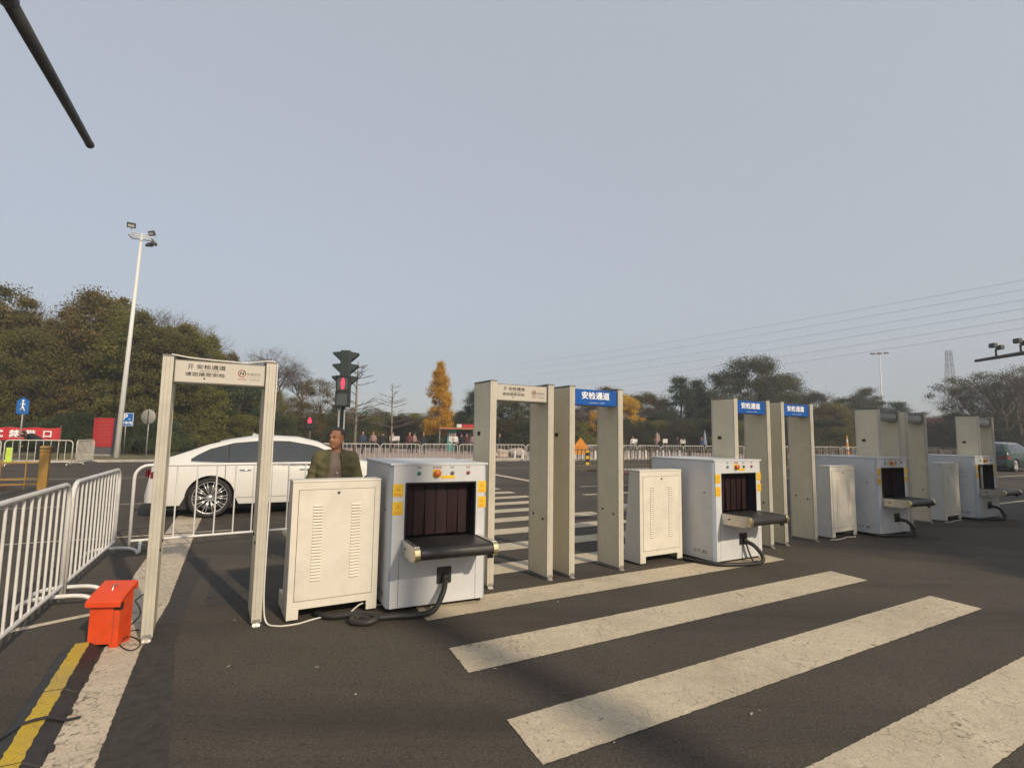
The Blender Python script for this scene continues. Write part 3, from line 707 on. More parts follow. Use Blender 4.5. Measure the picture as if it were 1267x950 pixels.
cable([L1((ux, -0.05, 0.27)), L1((ux+0.05, -0.14, 0.22)), L1((ux+0.12, -0.20, 0.10)), L1((ux+0.06, -0.22, 0.03)), L1((ux-0.2, -0.20, 0.03)), L1((-0.45, -0.08, 0.03)), L1((-0.56, 0.10, 0.03)), L1((-0.62, 0.4, 0.03))], 0.026, M['rubber'],
      'thick black cable hanging from the scanner before the blue-headed gates', n=10)
cable([L1((ux, -0.05, 0.25)), L1((ux+0.0, -0.10, 0.12)), L1((ux+0.03, -0.13, 0.03)), L1((ux+0.16, -0.10, 0.012))], 0.011, M['rubber'], 'thin black cable dangling beside a thick cable under a scanner', n=6)
for k, lb in ((2, 'black cable drooping from the scanner before the dark-headed gate pair'), (3, 'black cable curling from the last scanner of the row')):
    Lk = lambda p: loc(*SP[k], p)
    cable([Lk((ux, -0.05, 0.27)), Lk((ux+0.08, -0.13, 0.24)), Lk((ux+0.16, -0.18, 0.12)), Lk((ux+0.12, -0.20, 0.03)), Lk((ux-0.05, -0.17, 0.03)), Lk((-0.3, -0.08, 0.03)), Lk((-0.52, 0.05, 0.03))], 0.028, M['rubber'], lb)
Gt = lambda p: loc(GP[0][0], GP[0][1], YW[0], p)
cable([Gt((-0.36, 0.03, 2.212)), Gt((-0.2, 0.05, 2.195)), Gt((0.05, 0.03, 2.185)), Gt((0.2, 0.05, 2.188)), Gt((0.34, 0.03, 2.212)), Gt((0.415, 0.02, 2.20)), Gt((0.427, 0.02, 2.1)), Gt((0.424, 0.015, 1.6)), Gt((0.428, 0.02, 1.0)), Gt((0.423, 0.0, 0.5)), Gt((0.426, 0.0, 0.2)), Gt((0.45, -0.02, 0.03)), Gt((0.53, -0.10, 0.008)), Gt((0.68, -0.12, 0.008)), Gt((0.82, -0.06, 0.008)), Gt((0.95, -0.10, 0.03)), Gt((1.10, -0.06, 0.008)), Gt((1.25, 0.02, 0.06)), Gt((1.42, 0.06, 0.012)), Gt((1.62, 0.10, 0.008))],
      0.007, M['white_cable'], 'thin white cable along a gate top and down to the asphalt', n=6)
for k, gi in ((2, 4), (3, 6)):
    Lk = lambda p: loc(*CP[k], p)
    cable([Lk((-0.50, -0.02, 0.006)), Lk((-0.36, -0.07, 0.006)), Lk((-0.15, -0.05, 0.006)), Lk((0.0, -0.02, 0.006)), Lk((0.2, -0.06, 0.006)), Lk((0.34, 0.03, 0.006))], 0.007, M['white_cable'],
          ['', '', 'white cable on asphalt before the greyish white cabinet', 'white cable on asphalt before the last ivory cabinet of the row'][k], n=6)

# ------------------------------------------------------------------ crowd barriers
def rr_path(w_, z0, z1, r, n=5):
    pts = [(0, 0, z0)]
    pts += [(r-r*math.cos(a), 0, z1-r+r*math.sin(a)) for a in [math.pi/2*i/n for i in range(n+1)]]
    pts += [(w_-r+r*math.sin(a), 0, z1-r+r*math.cos(a)) for a in [math.pi/2*i/n for i in range(n+1)]]
    pts += [(w_, 0, z0)]
    return pts
_bar = {}
def barrier(label, p0, ang, w_=2.2, h=1.115, nb=11, far=False, group=None, zr=0.17):
    b = thing('crowd_barrier', label, 'crowd barrier', p0, ang, group); mt = M['barrier_far'] if far else M['barrier']
    k = (w_, h, nb, far)
    if k not in _bar:
        n = 5 if far else 10; rt = 0.021 if not far else 0.024; rb = 0.0105 if not far else 0.013
        fr_ = MB().tube(rr_path(w_, 0.03, h-rt, 0.16), rt, n).mesh('frame')
        rl = MB().tube([(0, 0, zr), (w_, 0, zr)], rt*0.85, n, False).mesh('bottom_rail')
        bm_ = MB().tube([(0, 0, zr), (0, 0, h-rt*1.4)], rb, n if far else 8, False).mesh('bar')
        ft = MB().tube(smooth_path([(0, -0.28, 0.012), (0, -0.24, 0.07), (0, -0.12, 0.10), (0, 0.12, 0.10), (0, 0.24, 0.07), (0, 0.28, 0.012)], 3), rt*0.9, n).mesh('foot')
        _bar[k] = (fr_, rl, bm_, ft)
    fr_, rl, bm_, ft = _bar[k]
    obj('frame', fr_, mt, b); obj('bottom_rail', rl, mt, b)
    for i in range(nb): obj('bar', bm_, mt, b, (w_*(i+1)/(nb+1), 0, 0))
    for x in (0.12, w_-0.12): obj('foot', ft, mt, b, (x, 0, 0))
    return b
pA = Vector((-4.13, 5.10, 0)); dA = Vector((-0.447, 0.894, 0))
angA = math.atan2(dA.y, dA.x)
barrier('white tubular crowd barrier left of the orange power box, ending at a second barrier', pA-dA*2.75, angA, 2.70, 1.115, 15)
barrier('white tubular crowd barrier linking the power-box barrier and the car barrier', pA+dA*0.05, angA, 2.15, 1.115, 12)
barrier('white tubular crowd barrier standing in front of the white car', (-5.08, 7.30, 0), math.atan2(1.35, 2.05), 2.45, 1.15, 9, zr=0.13)
gf = 'crowd barriers lining the far side of the road'
i = 0
s_ = 3.76
lab_far = 'cream crowd barrier in the long line along the far side of the road'
while s_ < 92:
    p = fr(s_, FEN+rnd.uniform(-0.06, 0.06))
    barrier(lab_far, (p.x, p.y, 0.0), TH+rnd.uniform(-0.012, 0.012), 2.3, 1.1, 8, True, gf)
    s_ += 2.42
p = at(99, 25.3)
for k in range(3):
    q = ground(92, 576)-E1*2.42*(k+1); barrier('white crowd barrier on the road before the red banner', q, TH, 2.3, 1.15, 8, True, 'barriers before the red banner')
q = ground(93, 575); barrier('crowd barrier turned edge-on beside the red billboard', q, R(112), 2.3, 1.15, 14, True)

# ------------------------------------------------------------------ median guard rail
def guard_post(label, p, group='golden guard rail posts'):
    t = thing('guard_rail_post', label, 'post', p, TH, group)
    MB().box(-0.10, -0.10, 0, 0.10, 0.10, 1.02).build('shaft', M['goldpost'], t, 0.01)
    MB().box(-0.115, -0.115, 1.0, 0.115, 0.115, 1.16).build('cap', M['goldpost'], t, 0.02)
    MB().box(-0.117, -0.117, 1.075, 0.117, 0.117, 1.105).build('band', M['black'], t); return t
pp = ground(52, 606)
guard_post('golden square post ending a guard rail on the road median', pp)
_rl = {}
def rail_section(label, p, L, mat, n, h=0.98, group='median guard rails', z0=0.1):
    t = thing('guard_rail', label, 'guard rail', p, TH, group); k = (L, n, h, mat.name)
    if k not in _rl:
        r = []
        for z in (0.16, 0.30, h): r.append(MB().box(0, -0.022, z-0.02, L, 0.022, z+0.02).mesh('rail'))
        _rl[k] = (r, MB().box(-0.013, -0.013, 0.02, 0.013, 0.013, h+0.06).mesh('picket'), MB().box(-0.035, -0.035, 0, 0.035, 0.035, h+0.1).mesh('post'))
    r, pk, po = _rl[k]
    for me in r: obj('rail', me, mat, t)
    for i in range(n): obj('picket', pk, mat, t, (L*(i+0.5)/n, 0, 0))
    obj('post', po, mat, t, (0, 0, 0)); return t
for k in range(4):
    q = pp-E1*(2.62*(k+1)); rail_section('golden guard rail on the median left of the golden post', (q.x, q.y, 0.0), 2.5, M['goldpost'], 5, 0.72)
q0 = ground(692, 585.5, 0.14)
M['rail_dark'] = simple('bronze_rail', (0.12, 0.095, 0.06), 0.5, metal=0.3, var=0.15, dirt=0.2)
for k in range(16):
    q = q0+E1*2.5*k; rail_section('dark bronze picket guard rail on the median across the road', (q.x, q.y, 0.14), 2.45, M['rail_dark'], 12, 0.95)

# ------------------------------------------------------------------ orange power box, cable ramp
ob = thing('power_box', 'orange-red metal power box with sloping lid on the white line beside a gate', 'power box', (-2.985, 4.09, 0), R(7))
w2, dp, hh = 0.102, 0.16, 0.345
m = MB(); m.prism([(-w2, 0), (-w2+0.055, 0), (-w2+0.055, 0.028), (w2-0.055, 0.028), (w2-0.055, 0), (w2, 0), (w2, hh), (-w2, hh)], 'y', 0.0, 0.012); m.build('front_panel', M['orange_box'], ob, 0.002)
for sg in (-1, 1):
    a, b = sorted((sg*w2, sg*(w2-0.012))); MB().prism([(0.013, 0.0), (0.06, 0.0), (0.06, 0.028), (dp-0.06, 0.028), (dp-0.06, 0), (dp, 0), (dp, hh+0.055), (0.013, hh-0.004)], 'x', a, b).build('side_panel', M['orange_box'], ob, 0.002)
MB().box(-w2, dp+0.001, 0.0, w2, dp+0.012, hh+0.05).build('back_panel', M['orange_box'], ob, 0.002)
lid = MB().prism([(-0.035, hh-0.045), (-0.035, hh-0.006), (0.05, hh+0.040), (dp+0.03, hh+0.095), (dp+0.035, hh+0.03), (dp+0.022, hh+0.03), (dp+0.018, hh+0.062), (0.02, hh+0.006), (-0.02, hh-0.03), (-0.02, hh-0.045)], 'x', -w2-0.018, w2+0.018).build('lid', M['orange_box'], ob, 0.004)
MB().tube(smooth_path([(0, 0.07, hh+0.04), (0, 0.09, hh+0.075), (0, 0.13, hh+0.08), (0, 0.15, hh+0.06)], 4), 0.006, 6).build('lid_handle', M['steel'], lid)
MB().box(w2-0.035, -0.012, 0.275, w2+0.012, 0.03, 0.325).build('latch', M['black'], ob, 0.004)
MB().box(w2-0.038, -0.0012, 0.03, w2-0.0355, 0.004, 0.36).build('door_seam', M['seam'], ob)
gp = lambda px, py, z=0.009: ground(px, py)+Vector((0, 0, z))
cable([Vector((-2.872, 4.20, .05)), gp(150, 789), gp(158, 778), gp(168, 768), gp(173.5, 760), gp(172, 751), gp(167.5, 744), gp(172, 740), gp(178, 738, .03)], 0.005, M['rubber'], 'thin black lead from the orange box running up to the gate foot', n=6)
cable([Vector((-2.872, 4.17, .05)), gp(148, 794), gp(156, 788), gp(166, 790), gp(173, 795), gp(172, 801), gp(162, 806), gp(151, 802), gp(146, 795), gp(149, 787), gp(160, 782), gp(172, 780)], 0.005, M['rubber'], 'thin black lead coiled on the white line at the gate foot', n=6)
# ramp
r0 = (ground(2, 948)+ground(28, 950))/2; r1 = (ground(90, 803)+ground(113, 803))/2
dr = (r1-r0).normalized(); ang = math.atan2(dr.y, dr.x); r0 = r0-dr*0.9; Lr = (r1-r0).length
rp = thing('cable_ramp', 'black rubber cable ramp with worn yellow top running to the orange box', 'cable ramp', r0, ang)
nseg = 3
for k in range(nseg):
    a, b = Lr*k/nseg+0.004, Lr*(k+1)/nseg-0.004
    MB().prism([(-0.125, 0.005), (0.125, 0.005), (0.05, 0.045), (-0.05, 0.045)], 'x', a, b).build('ramp_section', M['rubber'], rp, 0.004)
    m = MB(); n_ = 26; e1 = [(a+(b-a)*i/n_, 0.046+rnd.uniform(-0.006, 0.004)) for i in range(n_+1)]; e2 = [(a+(b-a)*i/n_, -0.046+rnd.uniform(-0.004, 0.006)) for i in range(n_+1)]
    vs = [(x, y, 0.0475) for x, y in e1]+[(x, y, 0.0475) for x, y in e2]; m._add(vs, [(i, i+1, n_+2+i, n_+1+i) for i in range(n_)])
    m.build('yellow_cover', M['paint_yellow'], rp)
for xx in (0.52, 0.95, 1.35, 1.8, 2.15):
    MB().prism([(xx, -0.118), (xx+0.012, -0.140), (xx+0.045, -0.140), (xx+0.06, -0.118)], 'z', 0.004, 0.02).build('joint_tab', M['rubber'], rp)
c0 = r0+dr*1.27; nr = Vector((-dr.y, dr.x, 0))
m = MB(); vs = []
for u, du, z in [(-.19, .03, .007), (-.13, .02, .010), (-.06, .0, .053), (.0, -.012, .056), (.06, -.03, .053), (.13, -.06, .010), (.22, -.12, .008), (.30, -.17, .007)]:
    for e_ in (-.019, .019): q_ = c0+nr*u+dr*(du+e_); vs.append((q_.x, q_.y, z))
m._add(vs, [(2*i, 2*i+1, 2*i+3, 2*i+2) for i in range(7)]); tag(m.build('strap', M['rubber']), 'flat black strap lying across the yellow cable ramp', 'strap')
# litter: a few dry leaves on the asphalt
lp = random.Random(5)
for i, (px, py) in enumerate([(283, 825), (392, 826), (612, 828), (940, 880), (930, 884), (690, 745), (440, 860), (1020, 790), (760, 920), (290, 768)]):
    q = ground(px, py); s_ = lp.uniform(0.007, 0.013); a = lp.uniform(0, 6.28)
    vs = [(q.x+s_*k*math.cos(a+b), q.y+s_*k*math.sin(a+b), 0.005+0.006*abs(math.sin(b*1.5))) for b, k in ((0, 1.6), (1.0, .8), (2.1, .8), (3.14, 1.3), (4.2, .8), (5.3, .8))]
    m = MB(); m._add(vs, [(0, 1, 5), (1, 2, 5), (2, 4, 5), (2, 3, 4)], True)
    tag(m.build('fallen_leaf', M['stone']), 'small pale dry leaf lying on the asphalt near the crossing', 'leaf', 'fallen leaves on the asphalt')

# ------------------------------------------------------------------ cars
def car(label, P, ang, L, top, belt, body, glass_side, roofmat=None, zscale=1.0, wheels=(1.05, 4.12), rw=0.37, front_glass=(3.08, 3.74), rear_glass=(0.34, 1.15), gtop=None, W=0.945):
    t = thing('car', label, 'car', P, ang)
    tx, tz = zip(*top); bx_, bz = zip(*belt)
    T = lambda x: float(np.interp(x, tx, tz)); B = lambda x: min(float(np.interp(x, bx_, bz)), T(x)-0.015)
    wp = lambda x: W*float(np.interp(x/L, [0, .012, .05, .12, .25, .75, .88, .95, .985, 1.0], [.78, .86, .93, .975, 1, 1, .955, .87, .76, .62]))
    wz = lambda z: float(np.interp(z, [.15, .3, .55, .75, 1.0], [.93, .975, 1.0, .995, .965]))
    rh = lambda x: wp(x)*float(np.interp(T(x)-B(x), [0, .05, .2, .5], [.90, .86, .74, .62]))
    ra = rw+0.045
    def zb(x):
        z = 0.24 if 0.2 < x < L-0.2 else 0.30
        for xw in wheels:
            if abs(x-xw) < ra: z = max(z, rw+math.sqrt(ra*ra-(x-xw)**2))
        return z
    def Yf(x, z):
        b = B(x)
        if z <= b: return wp(x)*wz(z)
        s_ = min(1, (z-b)/max(0.02, T(x)-b)); return wp(x)*wz(b)+(rh(x)-wp(x)*wz(b))*s_**1.15
    xs = set(np.linspace(0.0, L, 64).tolist())
    for xw in wheels: xs |= set((xw+ra*np.cos(np.linspace(0, np.pi, 17))*0.999).tolist())
    xs = sorted(xs); rows = []
    for x in xs:
        z0, b, tp = zb(x), B(x), T(x); z0 = min(z0, b-0.03); sec = []
        for k in (0, .08, .3, .6, .85, 1): z = z0+(b-z0)*k; sec.append((wp(x)*wz(z), z))
        for s_ in (.25, .5, .75, .92): z = b+(tp-b)*s_; sec.append((Yf(x, z), z))
        r_ = rh(x); sec += [(r_*.88, tp-0.004), (r_*.5, tp+0.012*(1 if r_ > 0 else 0)), (0, tp+0.016)]
        rows.append(sec)
    n = len(rows[0]); m = MB(); vs = []
    for x, sec in zip(xs, rows):
        vs += [(x, -y, z) for y, z in sec]+[(x, y, z) for y, z in sec[:-1][::-1]]
    k = 2*n-1; fs = [(i*k+j, i*k+j+1, (i+1)*k+j+1, (i+1)*k+j) for i in range(len(xs)-1) for j in range(k-1)]
    fs += [tuple(range(k)), tuple(range((len(xs)-1)*k, len(xs)*k))[::-1]]
    m._add(vs, fs, True)
    if roofmat:
        m.mi = [1 if (sum(m.v[q][2] for q in f)/len(f)) > 1.05*zscale else 0 for f in m.f]
    bo = m.build('body', [body, roofmat] if roofmat else body, t)
    MB().box(0.25, -W*.80, 0.16, L-0.25, W*.80, 0.62).build('underbody', M['black'], t)
    # side windows
    for sg in (-1, 1):
        for x0, x1, lo, hi in glass_side:
            lx, lz = zip(*lo); hx, hz = zip(*hi); m = MB(); vs = []; nx, nz = 14, 5
            for i in range(nx+1):
                x = x0+(x1-x0)*i/nx; za, zc = float(np.interp(x, lx, lz)), float(np.interp(x, hx, hz)); zc = max(zc, za+0.002)
                for j in range(nz+1): z = za+(zc-za)*j/nz; vs.append((x, sg*(Yf(x, z)+0.004), z))
            m._add(vs, [(i*(nz+1)+j, i*(nz+1)+j+1, (i+1)*(nz+1)+j+1, (i+1)*(nz+1)+j) for i in range(nx) for j in range(nz)], True)
            m.build('side_window', M['glass'], bo)
        for xa, xb in [(glass_side[k_][1], glass_side[k_+1][0]) for k_ in range(len(glass_side)-1)]:
            lo_, hi_ = glass_side[0][2], glass_side[0][3]; m = MB(); vs = []
            for x in (xa+0.001, xb-0.001):
                for j in range(6): z_ = float(np.interp(x, *zip(*lo_))); z_ += (float(np.interp(x, *zip(*hi_)))-z_)*j/5; vs.append((x, sg*(Yf(x, z_)+0.003), z_))
            m._add(vs, [(j, j+1, j+7, j+6) for j in range(5)]); m.build('pillar', M['black'], bo)
        # window line trim and door seams
        lo = glass_side[0][2]; m = MB(); x0, x1 = glass_side[0][0], glass_side[-1][1]
        m.tube([(x, sg*(Yf(x, float(np.interp(x, *zip(*lo)))-0.008)+0.005), float(np.interp(x, *zip(*lo)))-0.008) for x in np.linspace(x0, x1, 16)], 0.007, 5)
        m.build('window_trim', M['chrome'], bo)
        for dx, za, zc in ((2.02, .36, 0.98), (3.25, .36, .93), (1.28, .72, 1.0)):
            m = MB(); m.tube([(dx, sg*(Yf(dx, z)+0.0005), z) for z in np.linspace(za, zc, 7)], 0.0055, 4); m.build('door_seam', M['seam'], bo)
        m = MB(); m.tube([(x, sg*(Yf(x, 0.36)+0.0005), 0.36) for x in np.linspace(1.5, 3.6, 12)], 0.004, 4); m.build('sill_seam', M['seam'], bo)
        for hx_ in (1.62, 2.70):
            m = MB(); m.tube([(hx_-0.10, sg*(Yf(hx_, .88)+0.004), .875), (hx_-0.08, sg*(Yf(hx_, .88)+0.022), .88), (hx_+0.08, sg*(Yf(hx_, .88)+0.022), .88), (hx_+0.10, sg*(Yf(hx_, .88)+0.004), .875)], 0.011, 6); m.build('door_handle', M['chrome'], bo)
        mx = front_glass[1]-0.22
        m = MB(); m.ball((mx, sg*(W+0.10), 1.0), 0.07, 0.11, 0.075); m.tube([(mx, sg*W*.9, .95), (mx, sg*(W+.05), .98)], 0.02, 6); m.build('mirror', body, bo)
    for (xa, xb), nm in ((front_glass, 'windscreen'), (rear_glass, 'rear_window')):
        m = MB(); vs = []
        for i in range(9):
            x = xa+(xb-xa)*i/8
            for u in (-1, -.6, 0, .6, 1): vs.append((x, u*rh(x)*.9, T(x)+0.008+0.016*(1-u*u)))
        m._add(vs, [(i*5+j, i*5+j+1, (i+1)*5+j+1, (i+1)*5+j) for i in range(8) for j in range(4)], True); m.build(nm, M['glass'], bo)
    for sg in (-1, 1):
        m = MB(); vs = []
        for x in (0.012, 0.08, 0.2, 0.34):
            for z in (0.74, 0.84, 0.90): vs.append((x-0.006 if x < .05 else x, sg*(Yf(x, z)+0.006), z))
        m._add(vs, [(i*3+j, i*3+j+1, i*3+j+4, i*3+j+3) for i in range(3) for j in range(2)], True)
        m.box(-0.008, sg*wp(0)*.55 if sg > 0 else -wp(0), .75, 0.0, wp(0) if sg > 0 else -wp(0)*.55, .89); m.build('tail_lamp', M['tail'], bo)
        m = MB(); vs = []
        for x in (L-0.55, L-0.35, L-0.18, L-0.06):
            for z in (0.62, 0.68, 0.74): vs.append((x, sg*(Yf(x, z)+0.006), z))
        m._add(vs, [(i*3+j, i*3+j+1, i*3+j+4, i*3+j+3) for i in range(3) for j in range(2)], True); m.build('headlight', M['chrome'], bo)
    MB().box(-0.012, -0.26, 0.52, 0.0, 0.26, 0.63).build('number_plate', M['white_panel'], bo)
    m = MB(); m._add([(1.72, 0, T(1.72)+.01), (1.90, 0, T(1.9)+.01), (1.74, 0, T(1.72)+.075), (1.72, -.035, T(1.72)+.012), (1.72, .035, T(1.72)+.012)], [(0, 3, 2), (0, 2, 4), (3, 1, 2), (4, 2, 1)], True); m.build('shark_fin_antenna', body, bo)
    for xw in wheels:
        for sg in (-1, 1):
            w_ = thing.__call__ if False else None
            ty = MB().lathe([(rw*.80, -.10), (rw*.84, -.118), (rw*.95, -.118), (rw, -.09), (rw, .09), (rw*.95, .118), (rw*.84, .118), (rw*.80, .10)], 40, (xw, sg*(W-.13), rw), 'y').build('wheel', M['tyre'], t)
            m = MB(); yo = sg*(W-.13+.100); yi = sg*(W-.13+.055)
            m.lathe([(rw*.815, sg*-.10), (rw*.815, sg*.095), (rw*.78, sg*.10), (rw*.75, sg*.06)], 40, (xw, sg*(W-.13), rw), 'y')
            for i in range(10):
                for d_ in (-0.11, 0.11):
                    a0 = 2*math.pi*i/10; a1 = a0+d_
                    m.tube([(xw+.05*math.cos(a0), yo-sg*.01, rw+.05*math.sin(a0)), (xw+rw*.785*math.cos(a1), yo-sg*.006, rw+rw*.785*math.sin(a1))], 0.0125, 5, r1=0.010)
            m.lathe([(0.0, sg*.10), (.045, sg*.10), (.06, sg*.08)], 16, (xw, sg*(W-.13), rw), 'y'); m.build('rim', M['rim'], ty)
            MB().lathe([(0.0, sg*.02), (rw*.60, sg*.02)], 24, (xw, sg*(W-.13), rw), 'y').build('brake_disc', M['pole_dark'], ty)
    return t
ca = R(27.0); cP = Vector((-5.62, 10.14, 0)); off = Vector((1.05*math.cos(ca)+.935*math.sin(ca), 1.05*math.sin(ca)-.935*math.cos(ca), 0))
lo = [(0.70, 1.085), (1.4, 1.045), (2.2, 1.0), (3.0, .975), (3.7, .965)]
hi = [(0.70, 1.09), (.80, 1.165), (1.0, 1.275), (1.4, 1.39), (1.9, 1.44), (2.4, 1.435), (2.9, 1.345), (3.3, 1.17), (3.62, .97)]
lo = [(x, z-0.03) for x, z in lo]
car('white liftback car stopped behind the crowd barrier and the man', cP-off, ca, 5.09,
    [(0, .45), (0.015, .80), (.05, .98), (.10, 1.05), (.28, 1.10), (.6, 1.22), (.95, 1.36), (1.3, 1.45), (1.7, 1.515), (2.15, 1.535), (2.6, 1.515), (3.0, 1.42), (3.4, 1.23), (3.78, 1.05), (4.2, .985), (4.7, .87), (4.95, .76), (5.05, .62), (5.09, .45)],
    [(0, .5), (.1, .93), (.5, 1.02), (1.4, 1.0), (2.2, .965), (3.2, .935), (3.8, .93), (4.5, .83), (5.0, .66), (5.09, .45)],
    M['carwhite'], [(0.70, 1.30, lo, hi), (1.34, 1.98, lo, hi), (2.06, 3.62, lo, hi)])
q = ground(1236, 584)
lo2 = [(0.4, 1.12), (3.7, 1.08)]; hi2 = [(0.4, 1.2), (.6, 1.5), (1.2, 1.58), (2.4, 1.58), (3.0, 1.42), (3.6, 1.10)]
car('dark green car with grey roof driving past on the far lanes', (q.x+0.3, q.y+0.9, 0), TH, 4.7,
    [(0, .5), (.02, .9), (.08, 1.1), (.25, 1.45), (.45, 1.62), (1.0, 1.70), (2.2, 1.70), (2.7, 1.62), (3.2, 1.40), (3.65, 1.15), (4.2, 1.08), (4.55, .95), (4.66, .75), (4.7, .5)],
    [(0, .55), (.1, 1.05), (2.0, 1.05), (3.7, 1.02), (4.4, .95), (4.7, .55)],
    M['cargreen'], [(.45, 1.15, lo2, hi2), (1.2, 2.1, lo2, hi2), (2.16, 3.5, lo2, hi2)], M['cargrey'], 1.5, wheels=(0.85, 3.75), front_glass=(2.75, 3.6), rear_glass=(.10, .42))

# ------------------------------------------------------------------ people
def voxel(mb, vox, smooth=3):
    me = mb.mesh('tmp'); o = bpy.data.objects.new('tmp', me); C.objects.link(o)
    md = o.modifiers.new('r', 'REMESH'); md.mode = 'VOXEL'; md.voxel_size = vox; md.use_smooth_shade = True
    bpy.context.view_layer.update()
    out = bpy.data.meshes.new_from_object(o.evaluated_get(bpy.context.evaluated_depsgraph_get()))
    bpy.data.objects.remove(o); bpy.data.meshes.remove(me)
    bm = bmesh.new(); bm.from_mesh(out)
    for _ in range(smooth): bmesh.ops.smooth_vert(bm, verts=bm.verts, factor=0.5, use_axis_x=True, use_axis_y=True, use_axis_z=True)
    bm.to_mesh(out); bm.free(); return out
def limb(m, pts, rs, n=10):
    for (a, b, r0, r1) in zip(pts[:-1], pts[1:], rs[:-1], rs[1:]):
        m.tube([a, b], r0, n, True, r1); m.ball(a, r0, n=n, m=8)
    m.ball(pts[-1], rs[-1], n=n, m=8)
def skel(pose, turn=0.0):
    """joint positions for a 1.72 m figure facing -y"""
    J = {'hip': 0.93, 'knee': 0.50, 'ank': 0.09}
    if pose == 'stand':
        d = dict(pel=(0, 0, .95), ches=(0, .0, 1.27), neck=(0, .01, 1.46), head=(0, -.015, 1.60))
        for s, k in ((-1, 'r'), (1, 'l')):
            d['sh'+k] = (s*.180, .01, 1.375); d['el'+k] = (s*.262, .04, 1.11); d['wr'+k] = (s*.285, -.02, .86)
            d['hp'+k] = (s*.095, 0, .93); d['kn'+k] = (s*.11, -.02, .50); d['an'+k] = (s*.12, .02, .09); d['to'+k] = (s*.14, -.15, .035)
    elif pose == 'walk':
        d = skel('stand'); d['knr'] = (-.10, -.18, .52); d['anr'] = (-.10, -.20, .11); d['tor'] = (-.10, -.36, .06)
        d['knl'] = (.10, .08, .48); d['anl'] = (.10, .30, .13); d['tol'] = (.10, .18, .03)
        d['wrl'] = (.27, -.22, .92); d['wrr'] = (-.27, .18, .90)
    elif pose == 'bend':
        d = dict(pel=(0, .14, .93), ches=(0, -.16, 1.14), neck=(0, -.34, 1.22), head=(0, -.46, 1.24))
        for s, k in ((-1, 'r'), (1, 'l')):
            d['sh'+k] = (s*.20, -.28, 1.19); d['el'+k] = (s*.26, -.36, .92); d['wr'+k] = (s*.16, -.46, .72)
            d['hp'+k] = (s*.10, .14, .91); d['kn'+k] = (s*.12, .06, .50); d['an'+k] = (s*.13, .10, .09); d['to'+k] = (s*.15, -.07, .035)
    return {k: Vector(v) if not isinstance(v, Vector) else v for k, v in d.items()}
